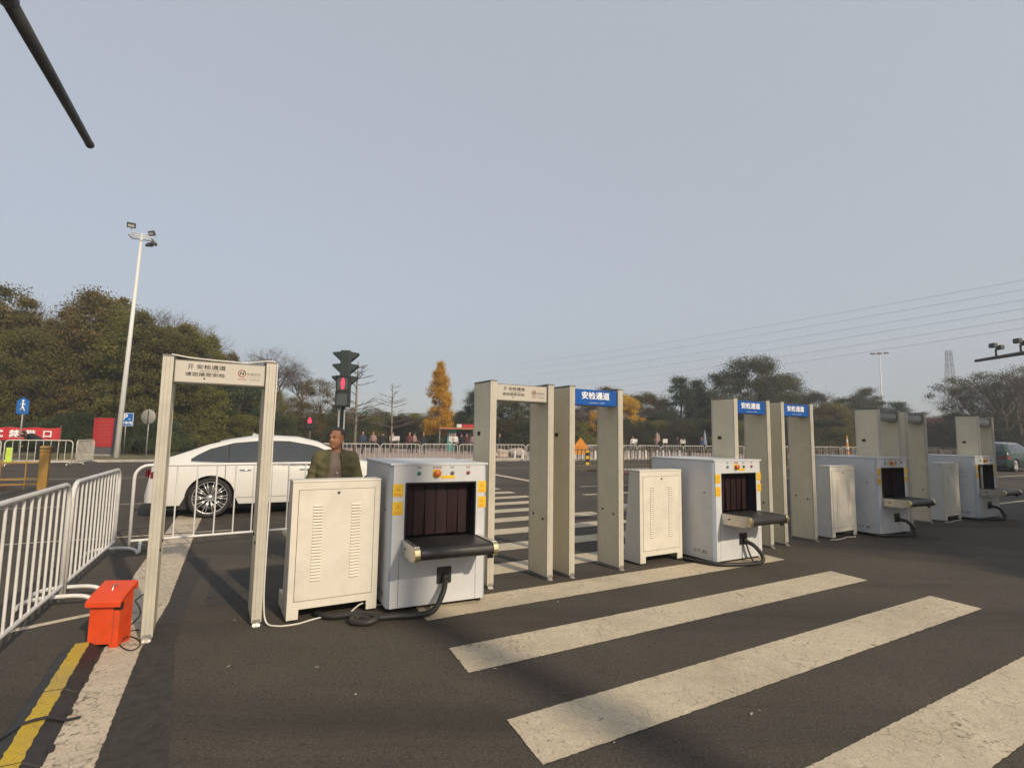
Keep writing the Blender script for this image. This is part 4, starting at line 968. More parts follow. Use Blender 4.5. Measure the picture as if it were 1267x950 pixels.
def person(label, P, rz, pose, H, top, legs, vox, hairm, group=None, detail=False, turn=0.0, jacket=None):
    t = thing('person', label, 'person', P, rz, group); s = H/1.72; t.scale = (s, s, s)
    J = skel(pose); m = MB(); hc = J['head']; up = (J['head']-J['neck']).normalized()
    rot = Matrix.Rotation(turn, 3, 'Z')
    def hp(x, y, z): return hc+rot @ Vector((x, y, z))
    limb(m, [J['pel'], (J['pel']+J['ches'])/2, J['ches'], J['neck']+Vector((0, 0, -.08))], [.135, .13, .15, .09], 14)
    for k in 'rl':
        limb(m, [J['neck']*.4+J['ches']*.6+Vector((.03 if k == 'l' else -.03, 0, .02)), J['sh'+k]], [.09, .068], 10)
        m.tube([J['pel']+Vector((.07 if k == 'l' else -.07, 0, .02)), J['ches']+Vector((.08 if k == 'l' else -.08, 0, .02))], .115, 12)
        limb(m, [J['sh'+k], J['el'+k], J['wr'+k]], [.066, .046, .030], 10)
        limb(m, [J['hp'+k], J['kn'+k], J['an'+k]], [.098, .064, .048], 10)
        limb(m, [J['an'+k]+Vector((0, .03, -.04)), J['to'+k]], [.048, .04], 8)
        # hand
        a = J['wr'+k]; dn = (a-J['el'+k]).normalized(); sg = 1 if k == 'l' else -1
        m.ball(a+dn*.055, .026, .042, .05, 10, 8)
        if detail:
            for i, ln in enumerate((.070, .082, .078, .060)):
                b = a+dn*.095+Vector((0, -.030+.020*i, 0)); c = b+dn*ln*.55+Vector((-sg*.006, 0, 0)); e = c+dn*ln*.45+Vector((-sg*.016, 0, 0)); limb(m, [b-dn*.03, b, c, e], [.010, .010, .009, .008], 6)
            b = a+dn*.035+Vector((0, -.040, 0)); limb(m, [b, b+dn*.03+Vector((0, -.022, 0)), b+dn*.065+Vector((-sg*.01, -.028, 0))], [.013, .011, .009], 6)
    limb(m, [J['neck']+Vector((0, .0, -.06)), hc+Vector((0, .02, -.06))], [.062, .056], 10)
    m.ball(hp(0, .012, .035), .086, .104, .098, 16, 12); m.ball(hp(0, -.018, -.035), .074, .086, .092, 14, 10); m.ball(hp(0, -.055, -.092), .046, .042, .036, 10, 8)
    if detail:
        m.tube([hp(0, -.092, .02), hp(0, -.118, -.028)], .012, 8, r1=.018); m.ball(hp(0, -.112, -.032), .017, .014, .013, 8, 6)
        m.ball(hp(0, -.084, .034), .055, .018, .014, 10, 6); m.ball(hp(0, -.088, -.064), .028, .014, .008, 8, 6); m.ball(hp(0, -.088, -.078), .024, .014, .008, 8, 6)
        for sg in (-1, 1): m.ball(hp(sg*.082, .012, -.005), .012, .020, .032, 8, 6)
    me = voxel(m, vox, 3)
    mats = [M['skin'], top, legs, M['black']]
    for mm in mats: me.materials.append(mm)
    idx = []; zt = J['pel'].z
    for p in me.polygons:
        c = p.center; r = 1
        if (c-hc).length < .175 and c.z > J['neck'].z+0.0 or (c-J['neck']).length < .075 and c.z > J['neck'].z-.02: r = 0
        elif min((c-J['wrr']).length, (c-J['wrl']).length) < .02 or any((c-J['wr'+k]-(J['wr'+k]-J['el'+k]).normalized()*.10).length < .112 for k in 'rl'): r = 0
        elif c.z < .085: r = 3
        elif c.z < zt-.0 and min((c-J['hpr']).length, (c-J['knr']).length, (c-J['anr']).length, (c-J['hpl']).length, (c-J['knl']).length, (c-J['anl']).length) < .26 and min((c-J['wrr']).length, (c-J['wrl']).length, (c-J['elr']).length, (c-J['ell']).length) > .12: r = 2
        idx.append(r)
    me.polygons.foreach_set('material_index', idx); me.polygons.foreach_set('use_smooth', [True]*len(idx)); me.name = 'body'
    bo = obj('body', me, mats[0], t)
    # hair
    m = MB(); m.ball(hp(0, .022, .045), .0905, .107, .0985, 26, 20); hm = m.mesh('hair')
    bm = bmesh.new(); bm.from_mesh(hm); Ri = rot.transposed()
    dele = []
    for f in bm.faces:
        l = Ri @ (f.calc_center_median()-hc)
        if l.z < (.098 if l.y < -.03 else (.040 if l.y < .02 else -.03)): dele.append(f)
    bmesh.ops.delete(bm, geom=dele, context='FACES'); bm.to_mesh(hm); bm.free(); obj('hair', hm, hairm, t)
    if detail:
        for sg in (-1, 1): MB().ball(hp(sg*.031, -.090, .012), .011, .008, .007, 8, 6).build('eye', M['eye'], t)
        for sg in (-1, 1): MB().ball(hp(sg*.032, -.101, .033), .022, .005, .004, 8, 6).build('eyebrow', M['hair'], t)
    if jacket:
        m = MB()
        limb(m, [J['pel']+Vector((0, 0, -.06)), (J['pel']+J['ches'])/2, J['ches']+Vector((0, 0, .02))], [.155, .155, .165], 16)
        for k, sg in (('r', -1), ('l', 1)):
            m.tube([J['pel']+Vector((.085*sg, 0, -.10)), J['pel']+Vector((.08*sg, 0, .05)), J['ches']+Vector((.09*sg, 0, .03))], .135, 14)
            limb(m, [J['neck']*0.5+J['ches']*.5+Vector((sg*.03, .02, .015)), J['sh'+k]+Vector((-sg*.01, 0, -.005))], [.095, .080], 12)
            limb(m, [J['sh'+k], J['el'+k], J['wr'+k]-(J['wr'+k]-J['el'+k]).normalized()*.02], [.080, .066, .052], 12)
            m.tube([J['neck']+Vector((sg*.055, .05, -.03)), J['neck']+Vector((sg*.085, -.02, -.06)), J['neck']+Vector((sg*.075, -.09, -.16))], .026, 8)
        jm = voxel(m, vox*1.1, 5); bm = bmesh.new(); bm.from_mesh(jm); dele = []
        for f in bm.faces:
            c = f.calc_center_median()
            wd = .045+.055*max(0, min(1, (1.46-c.z)/.5))
            if c.y < -.03 and -wd-.01 < c.x < wd and c.z > .80: dele.append(f)
            elif c.z < .83 and abs(c.x) < .18 : dele.append(f)
            elif abs(c.x) < .062 and c.z > 1.42: dele.append(f)
        bmesh.ops.delete(bm, geom=dele, context='FACES')
        bmesh.ops.solidify(bm, geom=bm.faces[:], thickness=-0.008)
        fold = random.Random(2)
        for v in bm.verts:
            a = v.co
            v.co += v.normal*(0.006*math.sin(a.z*38+a.x*21+3*math.sin(a.z*11))*(.4+.6*math.sin(a.x*17+a.y*9)))
        bm.to_mesh(jm); bm.free()
        for p in jm.polygons: p.use_smooth = True
        jm.name = 'jacket'; obj('jacket', jm, jacket, t)
        MB().ball((0.015, -.168, 1.20), .011, .006, .011, 8, 6).build('pendant', M['white_panel'], t)
    return t
pm = at(417, 6.25); hm_ = zat(417, 529.5, 6.25)
person('man in open olive jacket and taupe shirt, head turned, standing behind the ivory cabinet', pm, R(20), 'stand', hm_/1.005, M['tee'], M['trousers'], 0.0125, M['hair'], detail=True, turn=R(-38), jacket=M['jacket'])
pb = at(46, 26.5)
person('person in black bending over behind the barriers before the red banner', pb, R(-60), 'bend', 1.9, M['cloth_black'], M['cloth_black'], 0.03, M['cloth_black'])
crowd = [(449, 41, 'cloth_blue', 'walk', 30), (462, 44, 'cloth_pink', 'stand', 0), (474, 42.5, 'cloth_black', 'stand', 200), (486, 47, 'cloth_white', 'walk', 90), (507, 44, 'cloth_red', 'stand', 10), (513, 45, 'cloth_pink', 'walk', 250),
         (524, 43, 'cloth_black', 'stand', 40), (563, 46, 'cloth_white', 'stand', 0), (571, 47, 'cloth_black', 'stand', 160), (577, 46, 'cloth_red', 'walk', 120), (586, 44, 'cloth_pink', 'stand', 20), (618, 47, 'cloth_black', 'walk', 60),
         (783, 56, 'cloth_white', 'stand', 0), (812, 58, 'cloth_pink', 'walk', 100), (868, 56, 'cloth_blue', 'stand', 0), (838, 60, 'cloth_black', 'stand', 0)]
nm_ = {'cloth_blue': 'navy', 'cloth_pink': 'pink', 'cloth_black': 'black', 'cloth_white': 'white', 'cloth_red': 'maroon'}
_pc = {}
for px, Y, mt, ps, a in crowd:
    P = at(px, Y); P.z = 0.12
    lab = f'distant person in {nm_[mt]} top {"walking" if ps == "walk" else "standing"} on the plaza behind the barriers'
    if (mt, ps) not in _pc:
        _pc[mt, ps] = person(lab, P, R(a), ps, 1.7, M[mt], M['trousers'], 0.035, M['hair'], 'people on the plaza'); index_kids(_pc[mt, ps])
    else:
        o = copy_tree(_pc[mt, ps]); o.location = P; o.rotation_euler.z = R(a)

# ------------------------------------------------------------------ signals, lamps, masts
def ts():
    Y = 18.5; P = at(423, Y); t = thing('pedestrian_signal', 'dark traffic signal post with hooded lamps and lit red pedestrian figure', 'traffic signal', P, R(8))
    zt = zat(424, 433, Y); zc1 = zat(424, 465, Y); zc0 = zat(424, 503.5, Y)
    MB().cyl((-0.13, 0.0, 0.14), (-0.13, 0.0, zc0), 0.035, n=10).build('post', M['pole_grey'], t)
    MB().cyl((0.05, 0.0, 0.14), (0.05, 0.0, zc0), 0.028, n=10).build('post', M['pole_grey'], t)
    MB().cyl((-0.04, 0.16, 0.0), (-0.04, 0.16, zt-0.3), 0.06, n=10).build('post', M['signal'], t)
    MB().box(-0.3, -0.2, 0.0, 0.25, 0.3, 0.16).build('base', M['kerb'], t, 0.01)
    c = MB().box(-0.25, -0.18, zc0, 0.22, 0.14, zc1).build('pedestrian_case', M['signal_black'], t, 0.02)
    h = (zc1-zc0)/2
    for k in range(2):
        z0 = zc0+h*k
        MB().box(-0.20, -0.186, z0+0.06, 0.17, -0.176, z0+h-0.05).build('lens', M['glass'], c)
        m = MB(); m.box(-0.235, -0.30, z0+h-0.045, 0.205, -0.182, z0+h-0.025); m.box(-0.235, -0.27, z0+0.1, -0.225, -0.182, z0+h-0.045); m.box(0.195, -0.27, z0+0.1, 0.205, -0.182, z0+h-0.045); m.build('hood', M['signal_black'], c)
    zz = zc0+h+0.07
    m = MB(); m.ball((-0.015, -0.189, zz+.33), .045, .008, .05, 10, 6); m.box(-0.075, -.195, zz+.14, .045, -.187, zz+.275); m.box(-0.06, -.195, zz, -.02, -.187, zz+.14); m.box(-0.005, -.195, zz, .03, -.187, zz+.14)
    m.build('red_figure', M['red_led'], c)
    hd = MB().box(-0.17, 0.02, zc1-0.35, 0.16, 0.36, zt).build('vehicle_signal', M['signal'], t, 0.02)
    hh_ = (zt-zc1+0.35)/3.0
    for sg in (-1, 1):
        for k in range(3):
            z1 = zt-0.05-hh_*k; x0 = sg*0.165-0.005; x1 = x0+sg*0.27
            m = MB(); m._add([(x0, 0.03, z1), (x0, .35, z1), (x1, .33, z1-0.03), (x1, .05, z1-0.03), (x0, .03, z1-hh_*.8), (x0, .35, z1-hh_*.8), (x1, .33, z1-.09), (x1, .05, z1-.09)],
                             [(0, 1, 2, 3), (0, 3, 7, 4), (1, 5, 6, 2)]); m.build('hood', M['signal'], hd)
            m = MB(); m.lathe([(0, sg*0.008), (.12, sg*0.008), (.13, 0)], 16, (x0, .19, z1-hh_*.42), 'x'); m.build('lens', M['glass'], hd)
ts()
def ts_far(px, py, Y, label):
    P = at(px, Y); t = thing('pedestrian_signal', label, 'traffic signal', P, R(8)); z = zat(px, py, Y)
    MB().cyl((0, 0.05, 0), (0, 0.05, z), 0.06, n=8).build('post', M['pole_dark'], t)
    MB().box(-0.2, -0.12, z-0.55, 0.2, 0.1, z+0.25).build('case', M['signal_black'], t, 0.02)
    m = MB(); m.ball((0, -0.13, z+.12), .06, .01, .06, 8, 6); m.box(-.10, -.135, z-.16, .10, -.125, z+.05); m.build('red_figure', M['red_led'], t)
ts_far(383, 520, 33, 'small far pedestrian signal with lit red figure above the white car roof')
def flood_pole(px, Y, ptop, label, nl, r0, r1, span, rz):
    P = at(px, Y); t = thing('floodlight_pole', label, 'lamp post', P, rz); z = zat(ptop[0], ptop[1], Y)
    MB().tube([(0, 0, 0), (0, 0, z*.5), (0, 0, z)], [r0, (r0+r1)/2, r1], 14).build('pole', M['pole_white'], t)
    MB().cyl((0, 0, 0), (0, 0, 0.05), r0*1.8, n=14).build('base_plate', M['pole_grey'], t)
    return t, z
t, z = flood_pole(146.5, 29.5, (176, 291), 'tall white floodlight pole rising behind the red billboard', 4, 0.15, 0.07, 1, R(20)); t.rotation_euler.y = 0.024
m = MB()
for y_ in (-0.35, 0.0, 0.35): m.tube([(-0.55, y_, z-0.12), (0.55, y_, z-0.12)], 0.03, 6)
for x_ in (-0.55, 0.55): m.tube([(x_, -0.35, z-0.12), (x_, 0.35, z-0.12)], 0.03, 6)
m.tube([(-.5, 0, z+.1), (.5, 0, z+.1)], 0.03, 6); m.tube([(0, 0, z-.2), (0, 0, z+.1)], 0.05, 6); m.build('lamp_frame', M['pole_white'], t)
for (x_, y_, z_, a, b) in ((-0.45, -.35, z+.42, 35, 10), (0.55, -.25, z+.15, 30, -40), (.35, .35, z-.35, 140, -20), (.62, .1, z-.3, 60, -80)):
    o = MB().box(-0.21, -.06, -.14, .21, .06, .14).build('floodlight', M['pole_dark'], t, 0.02); o.location = (x_, y_, z_); o.rotation_euler = (R(a), 0, R(b))
    MB().box(-0.15, -.068, -.07, .15, -.058, .06).build('lens', M['white_panel'], o)
    o2 = MB().tube([(0, .07, -.1), (0, .15, -.3)], 0.02, 5).build('bracket', M['pole_white'], o)
t, z = flood_pole(1094, 118, (1086, 438), 'slender white lamp post with three lamps standing among the trees', 3, 0.2, 0.1, 1, R(0))
MB().tube([(-1.6, 0, z-.15), (1.6, 0, z+.1)], .07, 6).build('crossbar', M['pole_white'], t)
for x_ in (-1.5, 0, 1.5): MB().box(x_-.45, -.25, z+.02+x_*.07, x_+.45, .25, z+.3+x_*.07).build('lamp', M['pole_dark'], t, .03)
def arm_pt(px, py, z): d = ray(px, py); k = (z-CAMH)/d.z; return Vector((d.x*k, d.y*k, z))
# mast arm reaching over the lanes, above the first gate
a0, a1 = arm_pt(111, 179, 6.2), arm_pt(8, -4, 6.2); dd = (a1-a0).normalized(); a2 = a0+dd*9.5
t = thing('mast_arm', 'dark steel mast arm reaching overhead into the sky, its bare end hanging free', 'mast', (a2.x, a2.y, 0), 0)
rel = lambda p: p-Vector((a2.x, a2.y, 0))
ar = MB().tube([rel(a0), rel(a0+dd*3.3)], 0.058, 16, r1=0.078).build('arm', M['pole_dark'], t)
MB().tube([rel(a0+dd*3.3), rel(a2)], 0.086, 16, r1=0.12).build('arm', M['pole_dark'], t)
MB().tube([rel(a0+dd*3.22), rel(a0+dd*3.42)], 0.095, 16).build('collar', M['pole_dark'], t)
MB().tube([rel(a0-dd*.012), rel(a0+dd*.05)], 0.063, 16).build('end_cap', M['pole_dark'], ar)
MB().tube([(0, 0, 0), (0, 0, 6.4)], 0.17, 16, r1=.13).build('mast', M['pole_dark'], t)
b0, b1 = arm_pt(1207, 446.5, 6.2), arm_pt(1268, 436.5, 6.2); dd2 = (b1-b0).normalized(); b2 = b0+dd2*9
t = thing('mast_arm', 'grey mast arm carrying small cameras above the trees', 'mast', (b2.x, b2.y, 0), 0)
rel = lambda p: p-Vector((b2.x, b2.y, 0))
MB().tube([rel(b0), rel(b2)], 0.08, 10, r1=.16).build('arm', M['pole_dark'], t); MB().tube([(0, 0, 0), (0, 0, 6.4)], .2, 12, r1=.16).build('mast', M['pole_dark'], t)
for k, dz in ((1.3, 0), (2.7, -.05)):
    p = rel(b0+dd2*k); m = MB(); m.tube([p, p+Vector((0, 0, .45))], .05, 6); m.build('bracket', M['pole_dark'], t)
    for sx in (-1, 1): MB().box(p.x+sx*.18-.11, p.y-.22, .42+p.z+(sx < 0)*.1, p.x+sx*.18+.11, p.y+.12, p.z+.66+(sx < 0)*.1).build('camera', M['pole_dark'], t, .03)
# a lamp column behind the viewpoint whose shadow crosses the zebra
d_sh = Vector((-math.sin(SUN_AZ), -math.cos(SUN_AZ), 0)); pc = ground(720, 868)
cb = pc-d_sh*13.0
t = thing('lamp_column', 'tall dark lamp column standing behind the viewpoint, shading the crossing', 'lamp post', (cb.x, cb.y, 0))
MB().tube([(0, 0, 0), (0, 0, 12)], .20, 14, r1=.16).build('column', M['pole_dark'], t); MB().box(-.1, -.1, 12, 1.4, .1, 12.12).build('lamp_head', M['pole_dark'], t, .02)

# ------------------------------------------------------------------ signs, boards, kiosk, small furniture
def sign_post(name, label, px, Y, ztop, r=0.035, rz=0.0, z0=0.1): 
    P = at(px, Y); t = thing(name, label, 'sign', (P.x, P.y, z0), rz); MB().cyl((0, 0, 0), (0, 0, ztop-z0), r, n=8).build('post', M['pole_grey'], t); return t
Y = 33.5; t = sign_post('parking_sign', 'blue parking sign with white P on a thin post by the billboard', 155, Y, zat(157, 511, Y), rz=R(10))
za, zb_ = zat(157, 527, Y)-.1, zat(157, 510.5, Y)-.1; pw = (zb_-za)*.94
p = MB().box(-pw/2+.05, -.05, za, pw/2+.05, -.03, zb_).build('panel', M['sign_blue'], t)
m = MB(); e = .025
m.box(-pw/2+.07, -.054, za+.02, pw/2+.03, -.049, za+.02+e); m.box(-pw/2+.07, -.054, zb_-.02-e, pw/2+.03, -.049, zb_-.02); m.box(-pw/2+.07, -.054, za+.045, -pw/2+.07+e, -.049, zb_-.045); m.box(pw/2+.03-e, -.054, za+.045, pw/2+.03, -.049, zb_-.045); m.build('border', M['white_ink'], p)
lettering('P', .52, M['white_ink'], p, -.04, -.052, za+pw*.70, 1.0, .012); lettering('停车场', .17, M['white_ink'], p, .05, -.052, za+pw*.25, 1.3, .006); lettering('m', .14, M['white_ink'], p, .21, -.052, za+pw*.56, 1.0, .004)
Y = 31; t = sign_post('round_sign', 'back of a round grey road sign on a post by the white car', 183, Y, zat(182, 506, Y))
zc = zat(182, 515.5, Y)-.1; MB().lathe([(0, -.03), (.42, -.03), (.43, -.015), (.42, 0), (0, 0)], 28, (0, -.05, zc), 'y').build('disc', M['sign_grey'], t)
MB().box(-.03, -.09, zc-.42, .03, -.082, zc+.35).build('bracket', M['pole_dark'], t)
Y = 27; t = sign_post('crossing_sign', 'blue pointed pedestrian sign on a post above the red banner', 26, Y, zat(29, 492, Y), rz=R(15))
za, zb_ = zat(29, 512, Y)-.1, zat(29, 491, Y)-.1; p = MB().prism([(-.26, za), (.26, za), (.26, zb_-.22), (.0, zb_), (-.26, zb_-.22)], 'y', -.06, -.04).build('panel', M['sign_blue'], t)
m = MB(); zc = (za+zb_)/2; m.ball((0, -.064, zc+.22), .055, .01, .06, 8, 6); m.tube([(0, -.064, zc+.15), (0, -.064, zc-.05), (-.1, -.064, zc-.28)], .03, 5); m.tube([(0, -.064, zc-.05), (.1, -.064, zc-.28)], .03, 5); m.tube([(-.12, -.064, zc+.0), (0, -.064, zc+.12), (.12, -.064, zc+.02)], .022, 5); m.build('walking_figure', M['white_ink'], p)
# billboard
Y = 32; P = at(131, Y); t = thing('billboard', 'red notice board with rows of faded lettering on a grey stone base', 'billboard', (P.x, P.y, .1), R(-12))
z0, z1 = zat(131, 553, Y)-.1, zat(131, 517, Y)-.1
MB().box(-.95, -.25, 0, .95, .25, max(.35, z0)).build('base', M['board_grey'], t, .02); bd = MB().box(-.78, -.12, max(.35, z0)+.01, .72, .1, z1).build('board', M['red_board'], t, .01)
MB().box(.73, -.16, .36, .9, .14, z1).build('side_post', M['board_grey'], t)
M['faded_gold'] = simple('faded_gold_ink', (0.52, 0.12, 0.06), 0.6)
for k in range(7): lettering('公园游览须知安全'[0:5+(k*3) % 3], .13, M['faded_gold'], bd, .03, -.1225, z1-.22-k*.2, 1.5)
MB().box(-.9, -.4, -.0, 1.05, -.26, .1).build('step', M['kerb'], t)
# banner
Y = 28.0; P = at(75, Y); L_ = 9.0; t = thing('banner', 'long red cloth banner with white characters strung behind the barriers', 'banner', (P.x, P.y, .1), TH)
zb0, zb1 = zat(60, 545, Y)-.1, zat(60, 528.5, Y)-.1; m = MB(); n_ = 60; vs = []
for i in range(n_+1):
    x = -L_*i/n_; dy = .05*math.sin(i*.9)+.03*math.sin(i*2.3); sag = .06*math.sin(math.pi*((i*.15) % 1.0))
    vs += [(x, dy, zb0+sag*.6), (x, dy*.6, zb1-sag)]
m._add(vs, [(2*i, 2*i+1, 2*i+3, 2*i+2) for i in range(n_)], True); ban = m.build('cloth', M['red_board'], t)
for k, ch in enumerate('口带禁式方'): lettering(ch, .40, M['white_ink'], ban, -.55-k*.62 if k else -.5, -.095, (zb0+zb1)/2-.03, 1.05, .008)
for x in (0, -3, -6, -9): MB().cyl((x, .05, 0), (x, .05, zb1+.1), .04, n=6).build('stake', M['bark'], t)
# low hi-vis bag by the barrier
p = ground(10, 574); t = thing('reflective_marker', 'lime reflective marker hung on a barrier near the banner', 'marker', (p.x, p.y, .0), TH); MB().box(-.12, -.04, .2, .12, .04, .75).build('panel', M['hivis'], t, .02); MB().box(-.15, -.15, 0, .15, .15, .2).build('weight', M['hivis'], t, .03)
# orange diamond work sign on stand, striped base
Y = 33; P = at(718.5, Y); t = thing('warning_sign', 'orange arrow-shaped roadworks sign on a stand beyond the median rail', 'sign', (P.x, P.y, 0), R(0))
za, zb_ = zat(718, 562, Y), zat(718, 541, Y); p = MB().prism([(-.40, za), (.40, za), (.44, za+.45), (0, zb_), (-.44, za+.45)], 'y', -.02, .02).build('panel', M['work_orange'], t)
lettering('施工', .34, M['orange_ink'], p, 0, -.0215, za+.35, 1.0, .01)
for s_ in (-1, 1): MB().tube([(s_*.2, 0, za+.02), (s_*.35, -.1, 0)], .025, 6).build('leg', M['pole_grey'], t)
P = at(727, 31); t = thing('hazard_marker', 'yellow and black striped marker beside the orange arrow sign', 'marker', (P.x, P.y, 0))
for k in range(5): MB().box(-.13, -.13, .18*k+.02, .13, .13, .18*(k+1)+.02).build('band', M['black'] if k % 2 else M['yellow_label'], t, .01)
# bollards along the plaza edge
for k in range(26):
    q = fr(18.0+k*.62, FEN+1.1); t = tag(MB().lathe([(.10, 0), (.10, .03), (.085, .05), (.085, .46), (.07, .52), (.03, .56), (0, .565)], 10).build('bollard', M['white_panel']), 'short white bollard in a row along the plaza edge behind the barriers', 'bollard', 'white bollards on the plaza edge'); t.location = (q.x, q.y, .12)
# boulders
for k, (px, py) in enumerate([(620, 567), (632, 566), (647, 565), (655, 566), (612, 565)]):
    q = ground(px, py+3); q = q+E2*1.4; bm = bmesh.new(); bmesh.ops.create_icosphere(bm, subdivisions=3, radius=.5); rb = random.Random(k)
    ph = [rb.uniform(0, 6) for _ in range(4)]
    for v in bm.verts: v.co *= 1+.16*math.sin(v.co.x*7+ph[0])*math.sin(v.co.y*6+ph[1])+.10*math.sin(v.co.z*11+ph[2]); v.co.z *= .75
    me = bpy.data.meshes.new('boulder'); bm.to_mesh(me); bm.free(); o = obj('boulder', me, M['stone'], None, (q.x, q.y, .38), (0, 0, k)); tag(o, 'pale rounded boulder on the plaza behind the barriers', 'boulder', 'boulders on the plaza')
def kiosk(label, px, Y, wd, zr, wall, roofm, sgn=None):
    P = at(px, Y); t = thing('kiosk', label, 'kiosk', (P.x, P.y, .12), R(5)); h = wd/2
    MB().box(-h*.55, .6, 0, h*.0, 1.8, zr-.05).build('wall', wall, t); MB().box(h*.02, .7, 0, h*.85, 1.8, zr-.06).build('back_wall', M['dkwood'], t)
    MB().box(-h*.45, .58, .9, -h*.1, .6, zr-.4).build('window', M['white_panel'], t); MB().box(-h*.05, .5, 0, h*.75, .7, .95).build('counter', M['dkwood'], t)
    rf = MB().prism([(-h, zr), (h, zr), (h*.94, zr+.16), (-h*.94, zr+.16)], 'y', -.4, 2.1).build('roof', roofm, t)
    for x in (-h*.95, h*.95): MB().cyl((x, -.3, 0), (x, -.3, zr), .04, n=6).build('post', M['pole_grey'], t)
    if sgn:
        MB().box(h*.0, -.42, zr+.17, h*.28, -.36, zr+.5).build('roof_sign', M['white_panel'], rf); MB().box(h*.32, -.42, zr+.17, h*.98, -.36, zr+.48).build('roof_sign', M['red_board'], rf)
    return t
kiosk('small teal kiosk with orange-red roof edge and roof signs beside the golden tree', 565, 52, 3.4, zat(565, 531, 52)-.12, M['teal'], M['kroof'], True)
kiosk('dark open kiosk with pale grey roof under the tall trees', 855, 66, 2.0, zat(855, 539, 66)-.12, M['dkwood'], M['roof_grey'])
def board(label, px, py0, py1, Y, wpx, mat=None, cat='board'):
    P = at(px, Y); t = thing('notice_board', label, cat, (P.x, P.y, .1), R(5)); za, zb_ = zat(px, py1, Y)-.1, zat(px, py0, Y)-.1; h = wpx*Y/F_PX/2
    MB().box(-h, -.03, za, h, .03, zb_).build('panel', mat or M['white_panel'], t, .01)
    for x in (-h*.8, h*.8): MB().cyl((x, .06, 0), (x, .06, zb_-.05), .03, n=6).build('leg', M['pole_grey'], t)
board('white notice board standing before the hedge beside the bare slender tree', 488.5, 539.5, 545, 48, 12)
board('small white board behind the barriers near the dark open kiosk', 823, 543, 548, 60, 6); board('pale board between the dark open kiosk and the small white board', 845, 543, 548.5, 61, 7)
board('tall white panel under the trees beside the yellowing trees', 785, 543, 547, 58, 7)
P = at(872, 60); t = thing('parasol', 'closed pale blue parasol standing behind the barriers', 'parasol', (P.x, P.y, .12)); M['pale_blue'] = simple('pale_blue_cloth', (.28, .30, .40), .8)
MB().lathe([(.02, zat(872, 533, 60)), (.10, 2.1), (.22, 1.3), (.26, .85), (.2, .8)], 10).build('canopy', M['pale_blue'], t); MB().cyl((0, 0, 0), (0, 0, 1.0), .03, n=6).build('pole', M['pole_grey'], t)
P = at(813, 58); t = thing('flag', 'small pink and white flag leaning behind the barriers', 'flag', (P.x, P.y, .12)); MB().tube([(0, 0, 0), (0, 0, 2.2)], .03, 6).build('pole', M['pole_grey'], t); m = MB(); m._add([(0, 0, 2.2), (-.3, .05, 1.4), (.0, 0.02, 1.1), (.35, .04, 1.3), (.3, .03, 1.9)], [(0, 1, 2), (0, 2, 3, 4)]); m.build('cloth', M['cloth_pink'], t)
P = at(1048, 62); t = thing('traffic_cone', 'tall orange and white marker standing behind the far barriers', 'cone', (P.x, P.y, .12)); zt_ = zat(1048, 538, 62)-.12
for k in range(5): MB().lathe([(.26-.045*k, zt_*k/5+.002), (.26-.045*(k+1), zt_*(k+1)/5)], 10).build('band', M['white_panel'] if k % 2 else M['work_orange'], t)

# ------------------------------------------------------------------ pylon and power lines
Y = 310; P = at(1181, Y); t = thing('pylon', 'grey lattice electricity pylon rising far behind the trees', 'pylon', (P.x, P.y, 0), R(25)); H = zat(1181, 434, Y)
m = MB(); rr_ = .17
def wid(z): return float(np.interp(z/H, [0, .55, .8, 1.0], [5.2, 2.4, 1.5, 1.1]))
lv = [0, .14, .27, .39, .5, .6, .69, .77, .84, .9, .95, 1.0]
for a, b in zip(lv[:-1], lv[1:]):
    za, zb_ = a*H, b*H; wa, wb = wid(za), wid(zb_)
    ca_ = [(-wa, -wa), (wa, -wa), (wa, wa), (-wa, wa)]; cb_ = [(-wb, -wb), (wb, -wb), (wb, wb), (-wb, wb)]
    for i in range(4):
        j = (i+1) % 4; m.tube([(*ca_[i], za), (*cb_[i], zb_)], rr_, 4); m.tube([(*ca_[i], za), (*cb_[j], zb_)], rr_*.6, 3); m.tube([(*ca_[j], za), (*cb_[i], zb_)], rr_*.6, 3); m.tube([(*cb_[i], zb_), (*cb_[j], zb_)], rr_*.6, 3)
m.build('tower', M['lattice'], t)
for zf, l in ((.70, 3.6), (.83, 3.2), (.95, 2.6)):
    m = MB()
    for s_ in (-1, 1): m.tube([(s_*wid(zf*H), 0, zf*H), (s_*l, 0, zf*H+.4)], rr_*.8, 4); m.tube([(s_*wid(zf*H), 0, zf*H+2.2), (s_*l, 0, zf*H+.4)], rr_*.6, 4)
    m.build('crossarm', M['lattice'], t)
for k, (yr, yl) in enumerate([(337, 432), (349, 440), (362, 449), (373, 458), (385, 468), (397, 476)]):
    A = Vector(ray(1300, yr-6)); A = A/A.y*150+Vector((0, 0, CAMH)); Bv = Vector(ray(700, yl)); Bv = Bv/Bv.y*420+Vector((0, 0, CAMH)); Bv = Bv+(Bv-A)*.35; Bv.z -= 6
    A2 = A+(A-Bv)*.25; pts = []
    for i in range(41):
        u = i/40; p = A2.lerp(Bv, u); p.z -= 7*4*u*(1-u)*.5; pts.append(p)
    tag(MB().tube(pts, 0.045, 4).build('power_line', M['wire']), 'thin dark power line sagging across the sky above the trees', 'power line', 'power lines in the sky')

